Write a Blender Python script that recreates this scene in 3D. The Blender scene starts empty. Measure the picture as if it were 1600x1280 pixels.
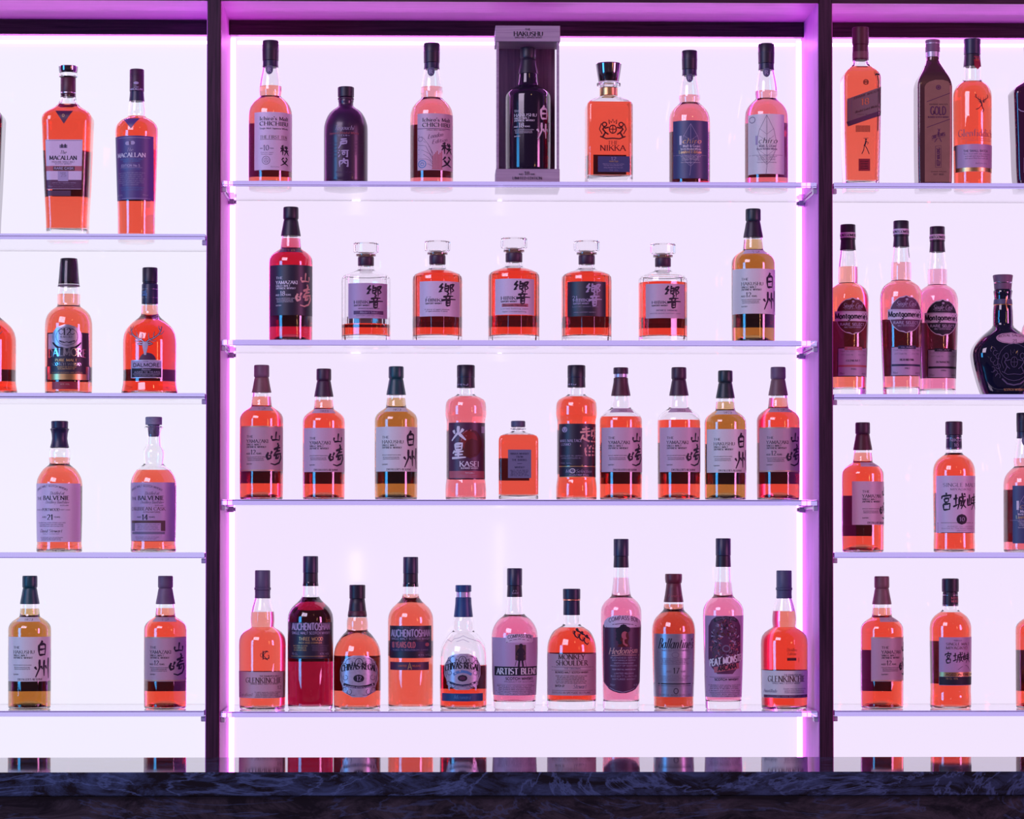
import bpy, math, random
import numpy as np
from mathutils import Vector, Matrix

# ------------------------------------------------------------------ camera, world, lamps, exposure
sc = bpy.context.scene
COL = sc.collection
D0, FPX, CAMX, CAMZ = 5.7139, 4467.9, -0.1764, 1.45
YAW, PITCH, ROLL, SHX, SHY = 0.01907, 0.01917, 0.00059, 40.1, 116.9


def cam_axes():
    cy, sy, cp, sp = math.cos(YAW), math.sin(YAW), math.cos(PITCH), math.sin(PITCH)
    f = Vector((sy * cp, cy * cp, sp))
    r = Vector((cy, -sy, 0))
    u = r.cross(f)
    c, s = math.cos(ROLL), math.sin(ROLL)
    return c * r + s * u, -s * r + c * u, f


AX_R, AX_U, AX_F = cam_axes()
cam = bpy.data.cameras.new('camera')
cam_ob = bpy.data.objects.new('camera', cam)
COL.objects.link(cam_ob)
cam.sensor_width = 36.0
cam.sensor_fit = 'HORIZONTAL'
cam.lens = FPX * 36.0 / 1600.0
cam.shift_x = SHX / 1600.0
cam.shift_y = SHY / 1600.0
m = Matrix.Identity(4)
for i in range(3):
    m[i][0], m[i][1], m[i][2] = AX_R[i], AX_U[i], -AX_F[i]
m[0][3], m[1][3], m[2][3] = CAMX, -D0, CAMZ
cam_ob.matrix_world = m
cam.clip_start = 0.05
sc.camera = cam_ob

vs = sc.view_settings
sc.display_settings.display_device = 'sRGB'
vs.view_transform = 'Standard'
vs.look = 'None'
vs.gamma = 1.0
vs.exposure = 0.0
vs.use_curve_mapping = False

world = bpy.data.worlds.new('dim_bar_room')
sc.world = world
world.use_nodes = True
world.node_tree.nodes['Background'].inputs[0].default_value = (0.92, 0.58, 1.0, 1)
world.node_tree.nodes['Background'].inputs[1].default_value = 0.075
sc.cycles.max_bounces = 24
sc.cycles.transmission_bounces = 20
sc.cycles.glossy_bounces = 8
sc.cycles.diffuse_bounces = 4
sc.cycles.sample_clamp_indirect = 6.0
sc.cycles.use_denoising = True

PANEL_RGB = {'left': (0.895, 0.85, 1.0), 'middle': (0.885, 0.772, 0.99), 'right': (0.89, 0.78, 0.99)}
STRIP_RGB = (7.5, 1.5, 8.3)


def area(name, loc, target, sx, sy, color, power):
    l = bpy.data.lights.new(name, 'AREA')
    l.shape = 'RECTANGLE'
    l.size, l.size_y = sx, sy
    l.color = color
    l.energy = power
    o = bpy.data.objects.new(name, l)
    COL.objects.link(o)
    o.location = loc
    d = Vector(target) - Vector(loc)
    o.rotation_euler = d.to_track_quat('-Z', 'Y').to_euler()
    return o


area('evening_window', (-6.2, -4.3, 2.0), (0, 0, 1.8), 1.9, 2.6, (0.05, 0.42, 1.0), 140)
area('pink_stage_lamp', (5.2, -3.6, 2.2), (0, 0, 1.7), 1.2, 1.8, (1.0, 0.28, 0.72), 115)
area('soft_fill_light', (-3.3, -4.4, 4.2), (0, 0, 1.7), 3.0, 2.2, (0.88, 0.70, 1.0), 150)  # unseen fill added high in front to brighten the labels
area('warm_wall_lamp', (3.6, -5.2, 2.2), (0, 0, 1.7), 0.16, 0.9, (1.0, 0.50, 0.20), 9)
area('warm_pendant_lamp', (1.3, -4.6, 4.0), (0.4, 0, 1.7), 0.12, 0.5, (1.0, 0.62, 0.30), 4)


def proj(X, Y, Z):
    v = Vector((X - CAMX, Y + D0, Z - CAMZ))
    w = v.dot(AX_F)
    return 800 + FPX * v.dot(AX_R) / w - SHX, 640 - FPX * v.dot(AX_U) / w + SHY


def unproj(px, py, Y):
    ray = AX_F + AX_R * ((px - 800 + SHX) / FPX) - AX_U * ((py - 640 - SHY) / FPX)
    t = (Y + D0) / ray.y
    return CAMX + ray.x * t, CAMZ + ray.z * t


# two unseen lights added and sized so the glossy panel mirrors pale upright streaks
for nm, px, py, wpx, hpx, lum in (('streak_light', 780.5, 883, 7, 128, 7.0), ('streak_light', 556, 886, 14, 50, 7.0)):
    X_, Z_ = unproj(px, py, 0.256)
    t_ = 7.0 / (0.256 + D0)
    dist = 12.97
    w_, h_ = wpx / FPX * dist, hpx / FPX * dist
    area(nm, (X_ + (X_ - CAMX) * t_, 0.256 - 7.0, Z_ + (Z_ - CAMZ) * t_), (X_, 0.256, Z_), w_, h_, (1.0, 0.92, 1.0), lum * w_ * h_ * math.pi)


# ------------------------------------------------------------------ materials
MATS = {}


def new_mat(name):
    mt = bpy.data.materials.new(name)
    mt.use_nodes = True
    nt = mt.node_tree
    for n in list(nt.nodes):
        nt.nodes.remove(n)
    out = nt.nodes.new('ShaderNodeOutputMaterial')
    MATS[name] = mt
    return mt, nt, out


def lin(c):
    return tuple(((x / 255.0) / 12.92 if x / 255.0 <= 0.04045 else ((x / 255.0 + 0.055) / 1.055) ** 2.4) for x in c)


def plain(name, rgb, rough=0.5, metal=0.0, spec=0.5, coat=0.0, noise=0.0, nscale=60.0, bump=0.0, stretch=(1, 1, 1), aniso=0.0):
    """a principled material whose colour carries fine procedural grain"""
    mt, nt, out = new_mat(name)
    b = nt.nodes.new('ShaderNodeBsdfPrincipled')
    b.inputs['Base Color'].default_value = (*rgb, 1)
    b.inputs['Roughness'].default_value = rough
    b.inputs['Metallic'].default_value = metal
    b.inputs['Specular IOR Level'].default_value = spec
    b.inputs['Coat Weight'].default_value = coat
    b.inputs['Coat Roughness'].default_value = 0.03
    nt.links.new(b.outputs[0], out.inputs[0])
    if noise or bump:
        tc = nt.nodes.new('ShaderNodeTexCoord')
        mp = nt.nodes.new('ShaderNodeMapping')
        mp.inputs['Scale'].default_value = stretch
        nt.links.new(tc.outputs['Object'], mp.inputs[0])
        nz = nt.nodes.new('ShaderNodeTexNoise')
        nz.inputs['Scale'].default_value = nscale
        nz.inputs['Detail'].default_value = 4
        nt.links.new(mp.outputs[0], nz.inputs['Vector'])
        if noise:
            rp = nt.nodes.new('ShaderNodeMapRange')
            rp.inputs[1].default_value = 0.3
            rp.inputs[2].default_value = 0.7
            rp.inputs[3].default_value = 1 - noise
            rp.inputs[4].default_value = 1 + noise
            nt.links.new(nz.outputs[0], rp.inputs[0])
            mx = nt.nodes.new('ShaderNodeVectorMath')
            mx.operation = 'SCALE'
            mx.inputs[0].default_value = rgb
            nt.links.new(rp.outputs[0], mx.inputs['Scale'])
            nt.links.new(mx.outputs[0], b.inputs['Base Color'])
        if bump:
            bp = nt.nodes.new('ShaderNodeBump')
            bp.inputs['Strength'].default_value = bump
            bp.inputs['Distance'].default_value = 0.001
            nt.links.new(nz.outputs[0], bp.inputs['Height'])
            nt.links.new(bp.outputs[0], b.inputs['Normal'])
    return mt


def glass_mat(name, rgb=(1, 1, 1), ior=1.5, sigma=None, rough=0.0):
    mt, nt, out = new_mat(name)
    g = nt.nodes.new('ShaderNodeBsdfGlass')
    g.inputs['Color'].default_value = (*rgb, 1)
    g.inputs['IOR'].default_value = ior
    g.inputs['Roughness'].default_value = rough
    nt.links.new(g.outputs[0], out.inputs['Surface'])
    if sigma:
        v = nt.nodes.new('ShaderNodeVolumeAbsorption')
        dmax = max(sigma) * 1.02
        v.inputs['Density'].default_value = dmax
        v.inputs['Color'].default_value = (*[1 - q / dmax for q in sigma], 1)
        nt.links.new(v.outputs[0], out.inputs['Volume'])
    return mt


def paper(name, rgb, trans=0.16, rough=0.42, noise=0.06):
    """label paper: front colour, and a little light let through from behind"""
    mt, nt, out = new_mat(name)
    tc = nt.nodes.new('ShaderNodeTexCoord')
    nz = nt.nodes.new('ShaderNodeTexNoise')
    nz.inputs['Scale'].default_value = 900
    nz.inputs['Detail'].default_value = 3
    nt.links.new(tc.outputs['Object'], nz.inputs['Vector'])
    rp = nt.nodes.new('ShaderNodeMapRange')
    rp.inputs[1].default_value, rp.inputs[2].default_value = 0.3, 0.7
    rp.inputs[3].default_value, rp.inputs[4].default_value = 1 - noise, 1 + noise
    nt.links.new(nz.outputs[0], rp.inputs[0])
    mx = nt.nodes.new('ShaderNodeVectorMath')
    mx.operation = 'SCALE'
    mx.inputs[0].default_value = rgb
    nt.links.new(rp.outputs[0], mx.inputs['Scale'])
    d = nt.nodes.new('ShaderNodeBsdfPrincipled')
    d.inputs['Roughness'].default_value = rough
    d.inputs['Specular IOR Level'].default_value = 0.6
    nt.links.new(mx.outputs[0], d.inputs['Base Color'])
    t = nt.nodes.new('ShaderNodeBsdfTranslucent')
    nt.links.new(mx.outputs[0], t.inputs['Color'])
    ms = nt.nodes.new('ShaderNodeMixShader')
    ms.inputs[0].default_value = trans
    nt.links.new(d.outputs[0], ms.inputs[1])
    nt.links.new(t.outputs[0], ms.inputs[2])
    nt.links.new(ms.outputs[0], out.inputs['Surface'])
    return mt


glass_mat('clear_glass')
glass_mat('shelf_glass', ior=1.5, sigma=(1.9, 2.3, 0.15))
glass_mat('acrylic', ior=1.47)
LIQ = {'amber': (0.0, 31, 41), 'orange': (0.0, 23, 30), 'pink': (0.4, 21, 20), 'pale_pink': (0.3, 19, 12),
       'red': (5.5, 58, 44), 'deep_red': (13, 66, 44), 'green_amber': (8.5, 22, 46), 'tawny': (5, 36, 46)}
for k, s in LIQ.items():
    glass_mat('liquid_' + k, ior=1.36, sigma=s)

plain('black_cap', (0.020, 0.014, 0.034), 0.42, noise=0.1)
plain('navy_cap', (0.022, 0.024, 0.07), 0.38, noise=0.1)
plain('blue_cap', (0.02, 0.07, 0.22), 0.4, noise=0.1)
plain('purple_cap', (0.055, 0.018, 0.05), 0.45, noise=0.1)
plain('mauve_cap', (0.20, 0.11, 0.19), 0.5, noise=0.1)
plain('brown_foil', (0.21, 0.10, 0.12), 0.45, noise=0.1)
plain('maroon_foil', (0.09, 0.02, 0.04), 0.45, noise=0.1)
plain('oxblood_foil', (0.15, 0.03, 0.05), 0.4, noise=0.1)
plain('green_foil', (0.012, 0.07, 0.085), 0.38, noise=0.1)
plain('dark_green_foil', (0.018, 0.035, 0.045), 0.4, noise=0.1)
plain('slate_cap', (0.10, 0.10, 0.19), 0.5, noise=0.08)
plain('grey_cork', (0.33, 0.30, 0.40), 0.7, noise=0.12, nscale=300)
plain('tan_cork', (0.40, 0.24, 0.15), 0.8, noise=0.15, nscale=300)
plain('gold', (0.75, 0.47, 0.20), 0.32, metal=0.9, noise=0.08)
plain('bronze_gold', (0.34, 0.19, 0.15), 0.38, metal=0.3, noise=0.06)
plain('bronze_dark', (0.10, 0.04, 0.05), 0.25, metal=0.3, coat=1.0)
plain('copper', (0.65, 0.30, 0.2), 0.35, metal=0.8)
plain('silver', (0.62, 0.60, 0.68), 0.22, metal=0.95, noise=0.05)
plain('pewter', (0.58, 0.54, 0.68), 0.30, metal=0.3, noise=0.1, nscale=200)
plain('dark_mirror', (0.30, 0.26, 0.30), 0.12, metal=1.0)
plain('brushed_silver', (0.46, 0.44, 0.55), 0.30, metal=0.6, noise=0.1, nscale=80, stretch=(1, 1, 14))
plain('opaque_black', (0.015, 0.008, 0.025), 0.10, coat=0.6)
plain('opaque_blue', (0.006, 0.008, 0.03), 0.07, coat=0.9)
plain('opaque_plum', (0.05, 0.008, 0.04), 0.08, coat=0.8)
plain('matte_purple', (0.045, 0.016, 0.06), 0.30, coat=0.2)
plain('ink_black', (0.012, 0.010, 0.028), 0.6)
plain('ink_brown', (0.10, 0.045, 0.05), 0.6)
plain('ink_red', (0.22, 0.012, 0.012), 0.5)
plain('ink_darkred', (0.10, 0.008, 0.010), 0.5)
plain('ink_grey', (0.20, 0.16, 0.26), 0.6)
plain('ink_white', (0.82, 0.78, 0.86), 0.5)
plain('ink_pink', (0.85, 0.48, 0.42), 0.45)
plain('ink_gold', (0.70, 0.46, 0.20), 0.35, metal=0.4)
plain('ink_orange', (0.75, 0.20, 0.08), 0.5)
plain('ink_lavender', (0.45, 0.38, 0.58), 0.5)
plain('ink_navy', (0.02, 0.025, 0.09), 0.5)
plain('ink_purple', (0.10, 0.04, 0.14), 0.5)
plain('ink_rose', (0.50, 0.12, 0.16), 0.5)
plain('ink_blue', (0.10, 0.25, 0.55), 0.5)
plain('ink_plum', (0.11, 0.03, 0.09), 0.5)

paper('paper_white', (0.920, 0.920, 0.920))
paper('paper_lavender', (0.853, 0.713, 0.920))
paper('paper_blue', (0.899, 0.920, 0.920))
paper('paper_rose', (0.775, 0.558, 0.713))
paper('paper_tan', (0.651, 0.434, 0.527))
paper('paper_mauve', (0.620, 0.434, 0.682))
paper('paper_pinkgrey', (0.713, 0.512, 0.589))
paper('paper_navy', (0.060, 0.066, 0.192), 0.05)
paper('paper_violet', (0.102, 0.066, 0.240), 0.05)
paper('paper_black', (0.022, 0.017, 0.042), 0.02)
paper('paper_plum', (0.090, 0.024, 0.078), 0.05)
paper('paper_slate', (0.192, 0.192, 0.324), 0.05)
paper('paper_dusk', (0.24, 0.15, 0.17), 0.08)
paper('paper_brown', (0.240, 0.144, 0.120), 0.05)
paper('paper_red', (0.360, 0.024, 0.048), 0.12)
paper('paper_back', (0.200, 0.150, 0.200), 0.06)
paper('paper_clearback', (0.160, 0.070, 0.080), 0.30)


def wood_mat(name, dark, light, rough, vertical=True):
    mt, nt, out = new_mat(name)
    tc = nt.nodes.new('ShaderNodeTexCoord')
    mp = nt.nodes.new('ShaderNodeMapping')
    mp.inputs['Scale'].default_value = (70, 70, 2.2) if vertical else (2.2, 70, 70)
    nt.links.new(tc.outputs['Object'], mp.inputs[0])
    nz = nt.nodes.new('ShaderNodeTexNoise')
    nz.inputs['Scale'].default_value = 3.0
    nz.inputs['Detail'].default_value = 7
    nz.inputs['Roughness'].default_value = 0.62
    nz.inputs['Distortion'].default_value = 0.5
    nt.links.new(mp.outputs[0], nz.inputs['Vector'])
    cr = nt.nodes.new('ShaderNodeValToRGB')
    cr.color_ramp.elements[0].position = 0.33
    cr.color_ramp.elements[0].color = (*dark, 1)
    cr.color_ramp.elements[1].position = 0.68
    cr.color_ramp.elements[1].color = (*light, 1)
    nt.links.new(nz.outputs[0], cr.inputs[0])
    b = nt.nodes.new('ShaderNodeBsdfPrincipled')
    b.inputs['Roughness'].default_value = rough
    b.inputs['Specular IOR Level'].default_value = 0.25
    nt.links.new(cr.outputs[0], b.inputs['Base Color'])
    bp = nt.nodes.new('ShaderNodeBump')
    bp.inputs['Strength'].default_value = 0.15
    bp.inputs['Distance'].default_value = 0.001
    nt.links.new(nz.outputs[0], bp.inputs['Height'])
    nt.links.new(bp.outputs[0], b.inputs['Normal'])
    nt.links.new(b.outputs[0], out.inputs[0])


wood_mat('dark_wood', (0.020, 0.007, 0.020), (0.075, 0.024, 0.060), 0.5)
wood_mat('dark_wood_flat', (0.022, 0.007, 0.020), (0.075, 0.024, 0.055), 0.5, vertical=False)
wood_mat('glow_tinted_wood', (0.74, 0.15, 0.78), (0.93, 0.24, 0.96), 0.45)  # the dark wood's lit copy: pink panel glow put into the colour
wood_mat('glow_tinted_wood_flat', (0.78, 0.15, 0.82), (0.95, 0.24, 0.97), 0.45, vertical=False)  # same painted glow, grain running sideways for the top boards
wood_mat('pale_box_wood', (0.36, 0.27, 0.38), (0.50, 0.40, 0.50), 0.6, vertical=False)
wood_mat('box_back_wood', (0.16, 0.08, 0.15), (0.26, 0.13, 0.22), 0.6)

for side, rgb in PANEL_RGB.items():
    mt, nt, out = new_mat('light_panel_' + side)
    e = nt.nodes.new('ShaderNodeEmission')
    e.inputs[0].default_value = (*rgb, 1)
    e.inputs[1].default_value = 1.0
    gl = nt.nodes.new('ShaderNodeBsdfPrincipled')
    gl.inputs['Base Color'].default_value = (0.03, 0.03, 0.03, 1)
    gl.inputs['Roughness'].default_value = 0.05
    gl.inputs['Specular IOR Level'].default_value = 0.5
    ad = nt.nodes.new('ShaderNodeAddShader')
    nt.links.new(e.outputs[0], ad.inputs[0])
    nt.links.new(gl.outputs[0], ad.inputs[1])
    nt.links.new(ad.outputs[0], out.inputs[0])

for nm, gain in (('led_light', 1.0), ('top_board_fill_light', 2.8)):
    mt, nt, out = new_mat(nm)
    e = nt.nodes.new('ShaderNodeEmission')
    e.inputs[0].default_value = (*STRIP_RGB, 1)
    e.inputs[1].default_value = gain
    nt.links.new(e.outputs[0], out.inputs[0])

for nm, lo, hi in (('black_marble', (0.075, 0.125, 0.26), (0.11, 0.18, 0.36)), ('brown_black_marble', (0.085, 0.07, 0.085), (0.06, 0.09, 0.18))):
    mt, nt, out = new_mat(nm)
    tc = nt.nodes.new('ShaderNodeTexCoord')
    n1 = nt.nodes.new('ShaderNodeTexNoise')
    n1.inputs['Scale'].default_value = 9.0
    n1.inputs['Detail'].default_value = 9
    n1.inputs['Roughness'].default_value = 0.74
    n1.inputs['Distortion'].default_value = 1.6
    mpm = nt.nodes.new('ShaderNodeMapping')
    mpm.inputs['Rotation'].default_value = (0, 0.5, 0)
    mpm.inputs['Scale'].default_value = (0.8, 1, 2.0)
    nt.links.new(tc.outputs['Object'], mpm.inputs[0])
    nt.links.new(mpm.outputs[0], n1.inputs['Vector'])
    cr = nt.nodes.new('ShaderNodeValToRGB')
    cr.color_ramp.elements[0].position = 0.42
    cr.color_ramp.elements[0].color = (0.004, 0.004, 0.008, 1)
    cr.color_ramp.elements[1].position = 0.75
    cr.color_ramp.elements[1].color = (*lo, 1)
    nt.links.new(n1.outputs[0], cr.inputs[0])
    n2 = nt.nodes.new('ShaderNodeTexNoise')
    n2.inputs['Scale'].default_value = 3.2
    n2.inputs['Detail'].default_value = 12
    n2.inputs['Roughness'].default_value = 0.6
    n2.inputs['Distortion'].default_value = 2.5
    nt.links.new(mpm.outputs[0], n2.inputs['Vector'])
    vm = nt.nodes.new('ShaderNodeMath')
    vm.operation = 'SUBTRACT'
    vm.inputs[1].default_value = 0.5
    nt.links.new(n2.outputs[0], vm.inputs[0])
    va = nt.nodes.new('ShaderNodeMath')
    va.operation = 'ABSOLUTE'
    nt.links.new(vm.outputs[0], va.inputs[0])
    vr = nt.nodes.new('ShaderNodeMapRange')
    vr.inputs[1].default_value, vr.inputs[2].default_value = 0.0, 0.022
    vr.inputs[3].default_value, vr.inputs[4].default_value = 0.55, 0.0
    nt.links.new(va.outputs[0], vr.inputs[0])
    mx = nt.nodes.new('ShaderNodeMix')
    mx.data_type = 'RGBA'
    nt.links.new(vr.outputs[0], mx.inputs[0])
    nt.links.new(cr.outputs[0], mx.inputs[6])
    mx.inputs[7].default_value = (*hi, 1)
    b = nt.nodes.new('ShaderNodeBsdfPrincipled')
    b.inputs['Roughness'].default_value = 0.035
    b.inputs['IOR'].default_value = 1.8
    nt.links.new(mx.outputs[2], b.inputs['Base Color'])
    nt.links.new(b.outputs[0], out.inputs[0])

plain('grey_floor', (0.05, 0.045, 0.05), 0.5, noise=0.2, nscale=8)
plain('clip_plastic', (0.66, 0.58, 0.80), 0.25, metal=0.3)


# ------------------------------------------------------------------ mesh helpers
def link(name, verts, faces, mat, parent=None, smooth=False, angle=35):
    me = bpy.data.meshes.new(name)
    me.from_pydata([tuple(v) for v in verts], [], faces)
    if mat:
        me.materials.append(MATS[mat])
    if smooth:
        me.polygons.foreach_set('use_smooth', [True] * len(me.polygons))
        if angle:
            me.set_sharp_from_angle(angle=math.radians(angle))
    o = bpy.data.objects.new(name, me)
    COL.objects.link(o)
    if parent is not None:
        o.parent = parent
    return o


def box_vf(x0, x1, y0, y1, z0, z1, bev=0.0):
    """box with chamfered edges"""
    if bev <= 0:
        v = [(x, y, z) for x in (x0, x1) for y in (y0, y1) for z in (z0, z1)]
        f = [(0, 1, 3, 2), (4, 6, 7, 5), (0, 4, 5, 1), (2, 3, 7, 6), (0, 2, 6, 4), (1, 5, 7, 3)]
        return v, f
    v, idx = [], {}
    X, Yy, Z = (x0, x1), (y0, y1), (z0, z1)
    for i in (0, 1):
        for j in (0, 1):
            for k in (0, 1):
                sx, sy, sz = (1 - 2 * i) * bev, (1 - 2 * j) * bev, (1 - 2 * k) * bev
                for a, p in enumerate(((X[i], Yy[j] + sy, Z[k] + sz), (X[i] + sx, Yy[j], Z[k] + sz), (X[i] + sx, Yy[j] + sy, Z[k]))):
                    idx[i, j, k, a] = len(v)
                    v.append(p)
    f = []
    q = lambda *c: [idx[t] for t in c]
    for i in (0, 1):
        f.append(q((i, 0, 0, 0), (i, 1, 0, 0), (i, 1, 1, 0), (i, 0, 1, 0)))
        f.append(q((0, i, 0, 1), (1, i, 0, 1), (1, i, 1, 1), (0, i, 1, 1)))
        f.append(q((0, 0, i, 2), (1, 0, i, 2), (1, 1, i, 2), (0, 1, i, 2)))
    for i in (0, 1):
        for j in (0, 1):
            f.append(q((i, j, 0, 0), (i, j, 1, 0), (i, j, 1, 1), (i, j, 0, 1)))
            f.append(q((i, 0, j, 0), (i, 1, j, 0), (i, 1, j, 2), (i, 0, j, 2)))
            f.append(q((0, i, j, 1), (1, i, j, 1), (1, i, j, 2), (0, i, j, 2)))
    for i in (0, 1):
        for j in (0, 1):
            for k in (0, 1):
                f.append(q((i, j, k, 0), (i, j, k, 1), (i, j, k, 2)))
    c = Vector(((x0 + x1) / 2, (y0 + y1) / 2, (z0 + z1) / 2))
    for n, fc in enumerate(f):                      # outward winding
        p = [Vector(v[t]) for t in fc]
        if (p[1] - p[0]).cross(p[2] - p[0]).dot(sum(p, Vector()) / len(p) - c) < 0:
            f[n] = fc[::-1]
    return v, f


def box(name, x0, x1, y0, y1, z0, z1, mat, parent=None, bev=0.0):
    v, f = box_vf(x0, x1, y0, y1, z0, z1, bev or 1e-5)
    return link(name, v, f, mat, parent)


def thing(name, label, cat, loc, group=None, rotz=0.0, scale=1.0):
    o = bpy.data.objects.new(name, None)
    o.empty_display_size = 0.03
    COL.objects.link(o)
    o.location = loc
    o.rotation_euler = (0, 0, rotz)
    o.scale = (scale,) * 3
    o['label'] = label
    o['category'] = cat
    if group:
        o['group'] = group
    return o


# ------------------------------------------------------------------ the setting
fl = box('floor', -4, 4, -9, 0.6, -0.02, 0.0, 'grey_floor')
fl['kind'] = 'structure'
wb = box('wall_back', -4, 4, 0.50, 0.60, 0.0, 3.2, 'dark_wood')
wb['kind'] = 'structure'

cab = thing('back_bar_shelving', 'backlit dark wood shelving of three bays with glowing lavender panels behind the bottles', 'shelving', (0, 0.0, 0))
TOPZ, HEADZ, BOTZ = 2.528, 2.4973, 0.92
BAYS = [(-1.826, -0.626), (-0.600, 0.600), (0.6265, 1.8265)]
for i, (a, b_) in enumerate([(-1.852, -1.826), (-0.626, -0.600), (0.600, 0.6265), (1.8265, 1.8525)]):
    box('post', a, b_, 0.0, 0.27, 0.0, 2.60, 'dark_wood', cab, 0.0012)
for side, (a, b_) in zip(('left', 'middle', 'right'), BAYS):
    box('glow_tinted_skin', a, a + 0.0015, 0.003, 0.2545, BOTZ, TOPZ, 'glow_tinted_wood', cab)  # thin sheet added on the post's inner side to carry the painted glow
    box('glow_tinted_skin', b_ - 0.0015, b_, 0.003, 0.2545, BOTZ, TOPZ, 'glow_tinted_wood', cab)
    box('top_board', a, b_, 0.002, 0.27, TOPZ, 2.56, 'glow_tinted_wood_flat', cab)  # pink glow painted into the board's colour
    box('top_rail', a, b_, -0.001, 0.002, TOPZ - 0.0005, 2.60, 'dark_wood_flat', cab)
    box('header', a + 0.002, b_ - 0.002, 0.215, 0.235, HEADZ, TOPZ - 0.0002, 'dark_wood_flat', cab, 0.0008)
    pn = box('light_panel', a + 0.002, b_ - 0.002, 0.256, 0.262, BOTZ, TOPZ, 'light_panel_' + side, cab)
    for s in (0, 1):
        x0 = a + 0.002 if s == 0 else b_ - 0.002 - 0.011
        box('led_or_fill_strip', x0, x0 + 0.011, 0.250, 0.2555, BOTZ, HEADZ - 0.001, 'led_light', cab, 0.001)
    box('led_or_fill_strip', a + 0.016, b_ - 0.016, 0.249, 0.2555, HEADZ - 0.0125, HEADZ - 0.007, 'top_board_fill_light', cab, 0.001)  # bright strip added under the header to lift the top board
    box('base_top', a, b_, -0.02, 0.27, BOTZ - 0.03, BOTZ, 'dark_wood_flat', cab, 0.001)
    n = 3
    w = (b_ - a) / n
    for k in range(n):
        dr = box('door', a + k * w + 0.002, a + (k + 1) * w - 0.002, -0.020, 0.0, 0.08, BOTZ - 0.034, 'dark_wood', cab, 0.002)
        box('handle', a + (k + 0.5) * w - 0.05, a + (k + 0.5) * w + 0.05, -0.034, -0.022, BOTZ - 0.075, BOTZ - 0.065, 'silver', dr, 0.002)

bar = thing('bar_counter', 'polished black marble bar counter with blue grey veins running across the front', 'counter', (0, -0.95, 0))
YB, YF, ZB = -0.786 + 0.95, -1.1006 + 0.95, 1.0747
box('worktop', -2.2, 2.2, YF, YB, ZB - 0.0385, ZB, 'black_marble', bar, 0.0015)
box('front_panel', -2.2, 2.2, YF + 0.010, YF + 0.035, 0.0, ZB - 0.0386, 'brown_black_marble', bar, 0.001)

SH = {'L': {1: 2.0599, 2: 1.7414, 3: 1.4231, 4: 1.1076}, 'M': {1: 2.1668, 2: 1.8483, 3: 1.5292, 4: 1.1059},
      'R': {1: 2.1665, 2: 1.7416, 3: 1.424, 4: 1.1072}}
TSH = 0.0115
ORD = {1: 'topmost', 2: 'second', 3: 'third', 4: 'lowest'}
BAYNAME = {'L': 'left bay', 'M': 'middle bay', 'R': 'right bay'}
for (bay, (a, b_)) in zip('LMR', BAYS):
    for r, z in SH[bay].items():
        o = box('glass_shelf', a + 0.004, b_ - 0.004, 0.003, 0.245, z - TSH, z, 'shelf_glass', None, 0.0008)
        o['label'] = 'clear glass shelf, %s of the four in the %s' % (ORD[r], BAYNAME[bay])
        o['category'] = 'shelf'
        o['group'] = 'glass shelves'
        for s in (0, 1):
            if (bay, s) in (('L', 0), ('R', 1)):
                continue
            xs = a + 0.0016 if s == 0 else b_ - 0.0016
            dx = 1 if s == 0 else -1
            zt = z - TSH - 0.0004
            t = thing('shelf_bracket', 'grey bracket under the %s end of the %s glass shelf, %s' % (('left', 'right')[s], ORD[r], BAYNAME[bay]),
                      'bracket', (xs, 0.12, zt), 'shelf brackets')
            f = lambda q0, q1: (min(q0 * dx, q1 * dx), max(q0 * dx, q1 * dx))
            box('front_clip', *f(0, 0.009), -0.112, -0.096, -0.010, 0, 'clip_plastic', t, 0.001)
            box('rear_clip', *f(0, 0.012), 0.085, 0.108, -0.012, 0, 'clip_plastic', t, 0.001)
            box('rail', *f(0, 0.003), -0.096, 0.085, -0.0055, -0.0015, 'clip_plastic', t, 0.0004)
            box('screw', *f(0.012, 0.016), 0.092, 0.101, -0.010, -0.002, 'silver', t, 0.001)


# ------------------------------------------------------------------ lettering: a small stroke alphabet
def E_(cx, cy, rx, ry, a0, a1, n=9):
    return [(cx + rx * math.cos(math.radians(a0 + (a1 - a0) * i / n)), cy + ry * math.sin(math.radians(a0 + (a1 - a0) * i / n))) for i in range(n + 1)]


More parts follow.
